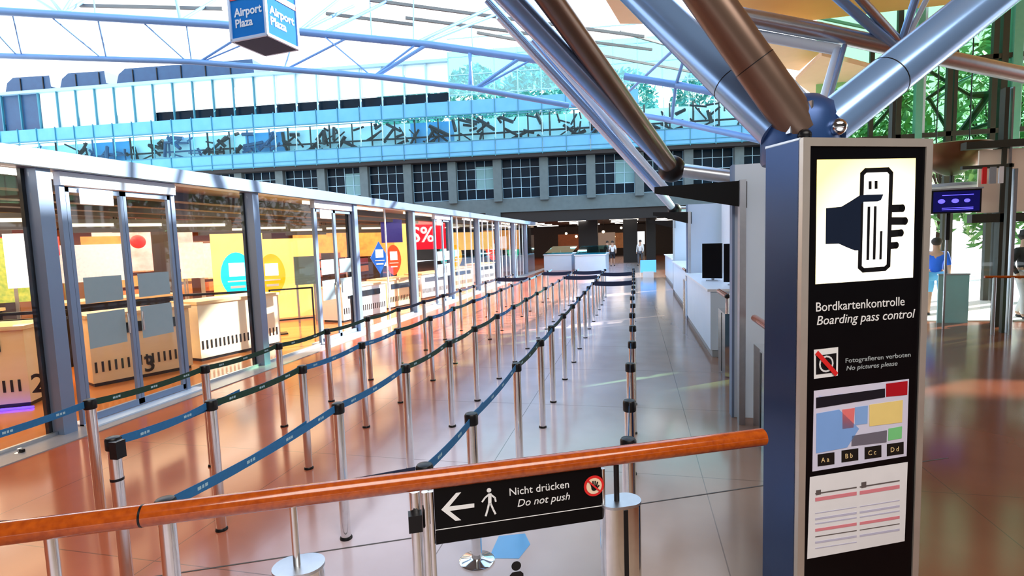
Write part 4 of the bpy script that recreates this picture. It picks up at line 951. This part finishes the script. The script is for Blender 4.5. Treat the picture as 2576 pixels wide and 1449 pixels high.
# green stair tower frames behind glass
gw = empty('wall_garden', (4, 16.5, 0), kind='structure')
for k, (px_, w_, m) in enumerate(((2258, .12, DMULL), (2308, .16, GREENM), (2322, .06, WHITEB), (2384, .12, DMULL), (2400, .08, DMULL), (2495, .12, DMULL), (2518, .14, DMULL), (2548, .20, GREENM), (2562, .06, WHITEB), (2190, .1, DMULL), (2640, .2, GREENM))):
    p = pY(px_, 300, 16.5); MB().box((p.x-4, 0, 4.6), (w_, w_, 9.2)).build('mullion', m, gw)
for z in (4.0, 4.35, 6.2, 8.2): MB().span((.8, -.06, z), (12, .06, z+.12)).build('transom', DMULL, gw)
MB().span((.9, .1, 3.9), (12, .13, 9.2)).build('pane', glass('green_glass', (.50, .78, .58), .1), gw)
tb = thing('stair_brace', 'zigzag steel bracing behind the green glazing at right', 'bracing', (8, 17.3, 0)); L = Vector((8, 17.3, 0))
for (a, b, r) in (((2330, 250), (2396, 205), .05), ((2398, 215), (2480, 175), .04), ((2420, 330), (2505, 215), .09), ((2335, 245), (2380, 320), .05), ((2340, 180), (2440, 240), .05), ((2440, 240), (2520, 235), .09), ((2420, 335), (2520, 300), .06), ((2340, 262), (2430, 200), .03), ((2190, 330), (2260, 250), .05), ((2200, 260), (2260, 330), .04), ((2560, 150), (2600, 140), .06)):
    MB().tube(pY(*a, 17.3)-L, pY(*b, 17.3)-L, r, 8).build('brace', DMULL if r > .045 else SATIN, tb)
LEAF = mat('leaf_green', (.06, .20, .04), .6, noise=(.22, .40, .12), scale=.9)
LEAFC = mat('leaf_teal_green', (.02, .26, .22), .6, noise=(.04, .38, .34), scale=.9)
BARK = mat('bark', (.06, .04, .025), .9)
def tree(x, y, z0, h, r, label, m, n=900, lf=.3):
    t = thing('tree', label, 'tree', (x, y, 0), group='trees outside the glass')
    MB().tube((0, 0, 0), (.1, 0, z0+h*.45), .16, 10, .07).build('trunk', BARK, t, True)
    g = MB(); rr = random.Random(int(x*97+y))
    for i in range(9):
        a = rr.uniform(0, 6.28); g.tube((.05, 0, z0+h*.1*rr.random()+h*.15), (math.cos(a)*r*.6, math.sin(a)*r*.6, z0+h*rr.uniform(.4, .8)), .05, 6, .02)
    g.build('limbs', BARK, t)
    g = MB()
    for i in range(n):
        v = Vector((rr.gauss(0, 1), rr.gauss(0, 1), rr.gauss(0, 1))).normalized()*rr.uniform(.45, 1)**.5
        c = Vector((v.x*r, v.y*r, z0+h/2+v.z*h/2)); a = Vector((rr.uniform(-1, 1), rr.uniform(-1, 1), rr.uniform(-1, 1))).normalized(); b = a.orthogonal().normalized(); l = lf*rr.uniform(.6, 1.3)
        g.add([c-a*l, c+b*l*.4, c+a*l, c-b*l*.4], [(0, 1, 2, 3)])
    g.build('foliage', m, t); return t
for i, (px_, Y, z0, h, r) in enumerate(((2120, 32, 1.5, 8.0, 1.8), (2240, 24, 1, 7, 1.4), (2370, 34, 1.5, 10.5, 2.2), (2500, 23, 1, 8.5, 1.4), (2610, 28, 1, 11, 2.2))):
    p = pY(px_, 330, Y); tree(p.x, Y, z0, h, r, 'leafy green tree beyond the right glazing, %s from the left' % ORD[i], LEAF)
for i, (px_, Y, z0, h, r) in enumerate(((1035, 72, 16.5, 9, 5.0), (1195, 84, 19, 11, 5.0), (1350, 72, 16, 9, 5.0), (1790, 72, 13, 10, 5.0), (1570, 84, 17, 10, 5.0))):
    p = pY(px_, 330, Y); tree(p.x, Y, z0, h, r, 'teal tinted tree top above the far building, %s from the left' % ORD[i], LEAFC, 1300, .6)
# bright outer ground and low wall beyond the right glazing
MB().span((1.8, 13.0, 0), (24, 30, .02)).build('ground_outer', mat('sunlit_pale_paving', (.85, .80, .70), .6), kind='structure')
# information display
c = pY(2402, 507, 11.9); t = thing('flight_display', 'dark display with blue glowing symbols right of the pillar', 'display', (c.x, 11.9, 0), -.05)
MB().box((0, 0, c.z), (.80, .10, .44)).build('housing', BLACK, t); MB().box((0, -.0, c.z+.235), (.84, .14, .03)).build('top_edge', SATIN, t)
MB().box((0, -.053, c.z), (.74, .006, .38)).build('screen', mat('navy_screen', (.003, .003, .03), .3, emit=(.0, .0, .08), es=.5), t)
BG = mat('blue_glow', (.1, .1, .9), .4, emit=(.10, .08, 1), es=1.4)
g = MB(); 
for x, s in ((-.24, .06), (-.02, .06), (.17, .05)): disc(g, (x, c.z+.01), s, -.058, n=12, ry=s*.7)
for z in (.12, -.12, -.15): g.box((0.02, -.059, c.z+z), (.5, .002, .012))
g.build('glowing_symbols', BG, t)
MB().box((-.08, .06, c.z-.45), (.06, .06, .55)).build('stem', BLACK, t); MB().box((-.08, .08, (c.z-.2)/2), (.03, .03, c.z-.2)).build('stem', SATIN, t)
# railing
t = thing('railing', 'steel railing with copper coloured handrail at the right edge', 'railing', (6.2, 11.4, 0))
MB().tube((.0, 0, 1.06), (3.2, -.1, 1.02), .025, 14).build('handrail', RAILW, t, True)
for x in (.15, .42, 1.35, 1.45, 2.6): MB().tube((x, -.02, 0), (x, -.02, 1.05), .03, 14).build('post', SATIN, t, True)
MB().span((.45, -.03, .12), (1.3, -.015, .95)).build('glass_panel', PANE, t); MB().span((1.5, -.05, .12), (2.55, -.035, .95)).build('glass_panel', PANE, t)
t = thing('door_portal', 'dark framed doorway with a red notice right of the flight display', 'doorway', (6.62, 11.6, 0))
MB().box((0, 0, 1.55), (.05, .08, 3.1)).build('jamb', DMULL, t); MB().box((.09, 0, 1.5), (.05, .08, 3.0)).build('jamb', SATIN, t); MB().box((-.35, 0, 3.06), (.8, .08, .06)).build('lintel', DMULL, t)
MB().box((-.40, -.03, 2.90), (.07, .03, .30)).build('red_notice', RED, t); MB().box((-.27, -.03, 2.90), (.10, .03, .30)).build('grey_notice', GREY, t); MB().box((-.14, -.03, 2.90), (.07, .03, .30)).build('white_notice', WHITE, t)
p = pY(2395, 800, 12.8); t = thing('glass_balustrade', 'pale teal glass panel standing on the sunlit floor right of the pillar', 'glass panel', (p.x, 12.8, 0))
MB().box((0, 0, .5), (.55, .03, 1.0)).build('glass', mat('teal_glass', (.30, .55, .58), .15), t); MB().box((0, 0, 1.01), (.57, .05, .03)).build('cap', SATIN, t)
p = pY(2395, 405, 13.2); t = thing('bowl_sculpture', 'brown bowl shaped sculpture above the flight display', 'lamp', (p.x, 13.2, p.z))
MB().lathe((0, 0, 0), [(.10, -.30), (.45, -.12), (.62, .10), (.66, .32), (.6, .34)], 28).build('bowl', mat('copper_brown', (.16, .06, .025), .35, .5), t, True)  # bowl of the hanging sculpture, gives no light
MB().lathe((0, 0, 0), [(.66, -.60), (.75, -.56), (.72, -.50), (.5, -.48)], 28).build('ring', GREY, t, True)
for s in (-.3, .3): MB().tube((s, 0, .3), (s, 0, 3.0), .012, 6).build('hanger', BLACK, t)
MB().tube((0, 0, -.5), (0, 0, -.25), .03, 8).build('spindle', BLACK, t)
person('person in a bright blue jacket walking just right of the pillar', (6.62*1.0, 13.9, 0), 2.6, 1.72, (.02, .14, .75), (.15, .5, .85), shorts=True)
bpy.data.objects[-1] if False else None
person('person in black with a dark hat at the right edge behind the railing', (7.95, 13.3, 0), .3, 1.80, (.008, .008, .01), (.7, .7, .7), hat=True)
person('person in a white shirt and dark shorts walking between the far dark columns', (-1.55, 38.5, 0), 0, 1.75, (.85, .85, .88), (.02, .02, .03), shorts=True)
person('person in a black jacket standing far off under the entrance', (-1.95, 39.5, 0), .4, 1.75, (.01, .01, .012), (.01, .01, .015))
person('person in pale clothes far off at the right end of the entrance', (.35, 38.5, 0), -.3, 1.75, (.8, .8, .8), (.1, .1, .12))
t = thing('blue_sign_stand', 'small bright blue sign on the floor at the far end of the aisle', 'sign', (.62, 27, 0)); MB().box((0, 0, .55), (.75, .1, .6)).build('board', lit('blue_board', (.1, .4, .95), .7), t); MB().box((0, 0, .15), (.5, .3, .3)).build('base', WHITE, t)
# small things on the floor
for i, (x, y) in enumerate(((50, 1140), (575, 945))):
    p = pz(x, y, 0); t = thing('floor_stopper', 'small dark door stopper on the floor, %s' % ('at the lower left edge', 'in front of the cream counter')[i], 'door stopper', p)
    MB().lathe((0, 0, 0), [(.05, 0), (.05, .01), (.02, .02), (.02, .05), (.01, .055)], 18).build('plate', STEEL, t, True); MB().box((.03, 0, .03), (.05, .03, .03)).build('rubber', BLACK, t)

# ------------------------------------------------------------------ interior lamps
def area(name, loc, size, power, col, rot=(0, 0, 0)):
    l = bpy.data.lights.new(name, 'AREA'); l.shape = 'RECTANGLE'; l.size, l.size_y = size; l.energy = power; l.color = col
    o = bpy.data.objects.new(name, l); COL.objects.link(o); o.location = loc; o.rotation_euler = rot; return o
area('shop_lamps', (-12.5, 15, 2.82), (10, 24), 1500, (1, .72, .45))
area('foyer_lamps', (2.5, -2.5, 7.3), (8, 5), 620, (1, .93, .86))
area('far_hall_lamps', (-4, 50, 3.35), (16, 12), 250, (1, .6, .35))
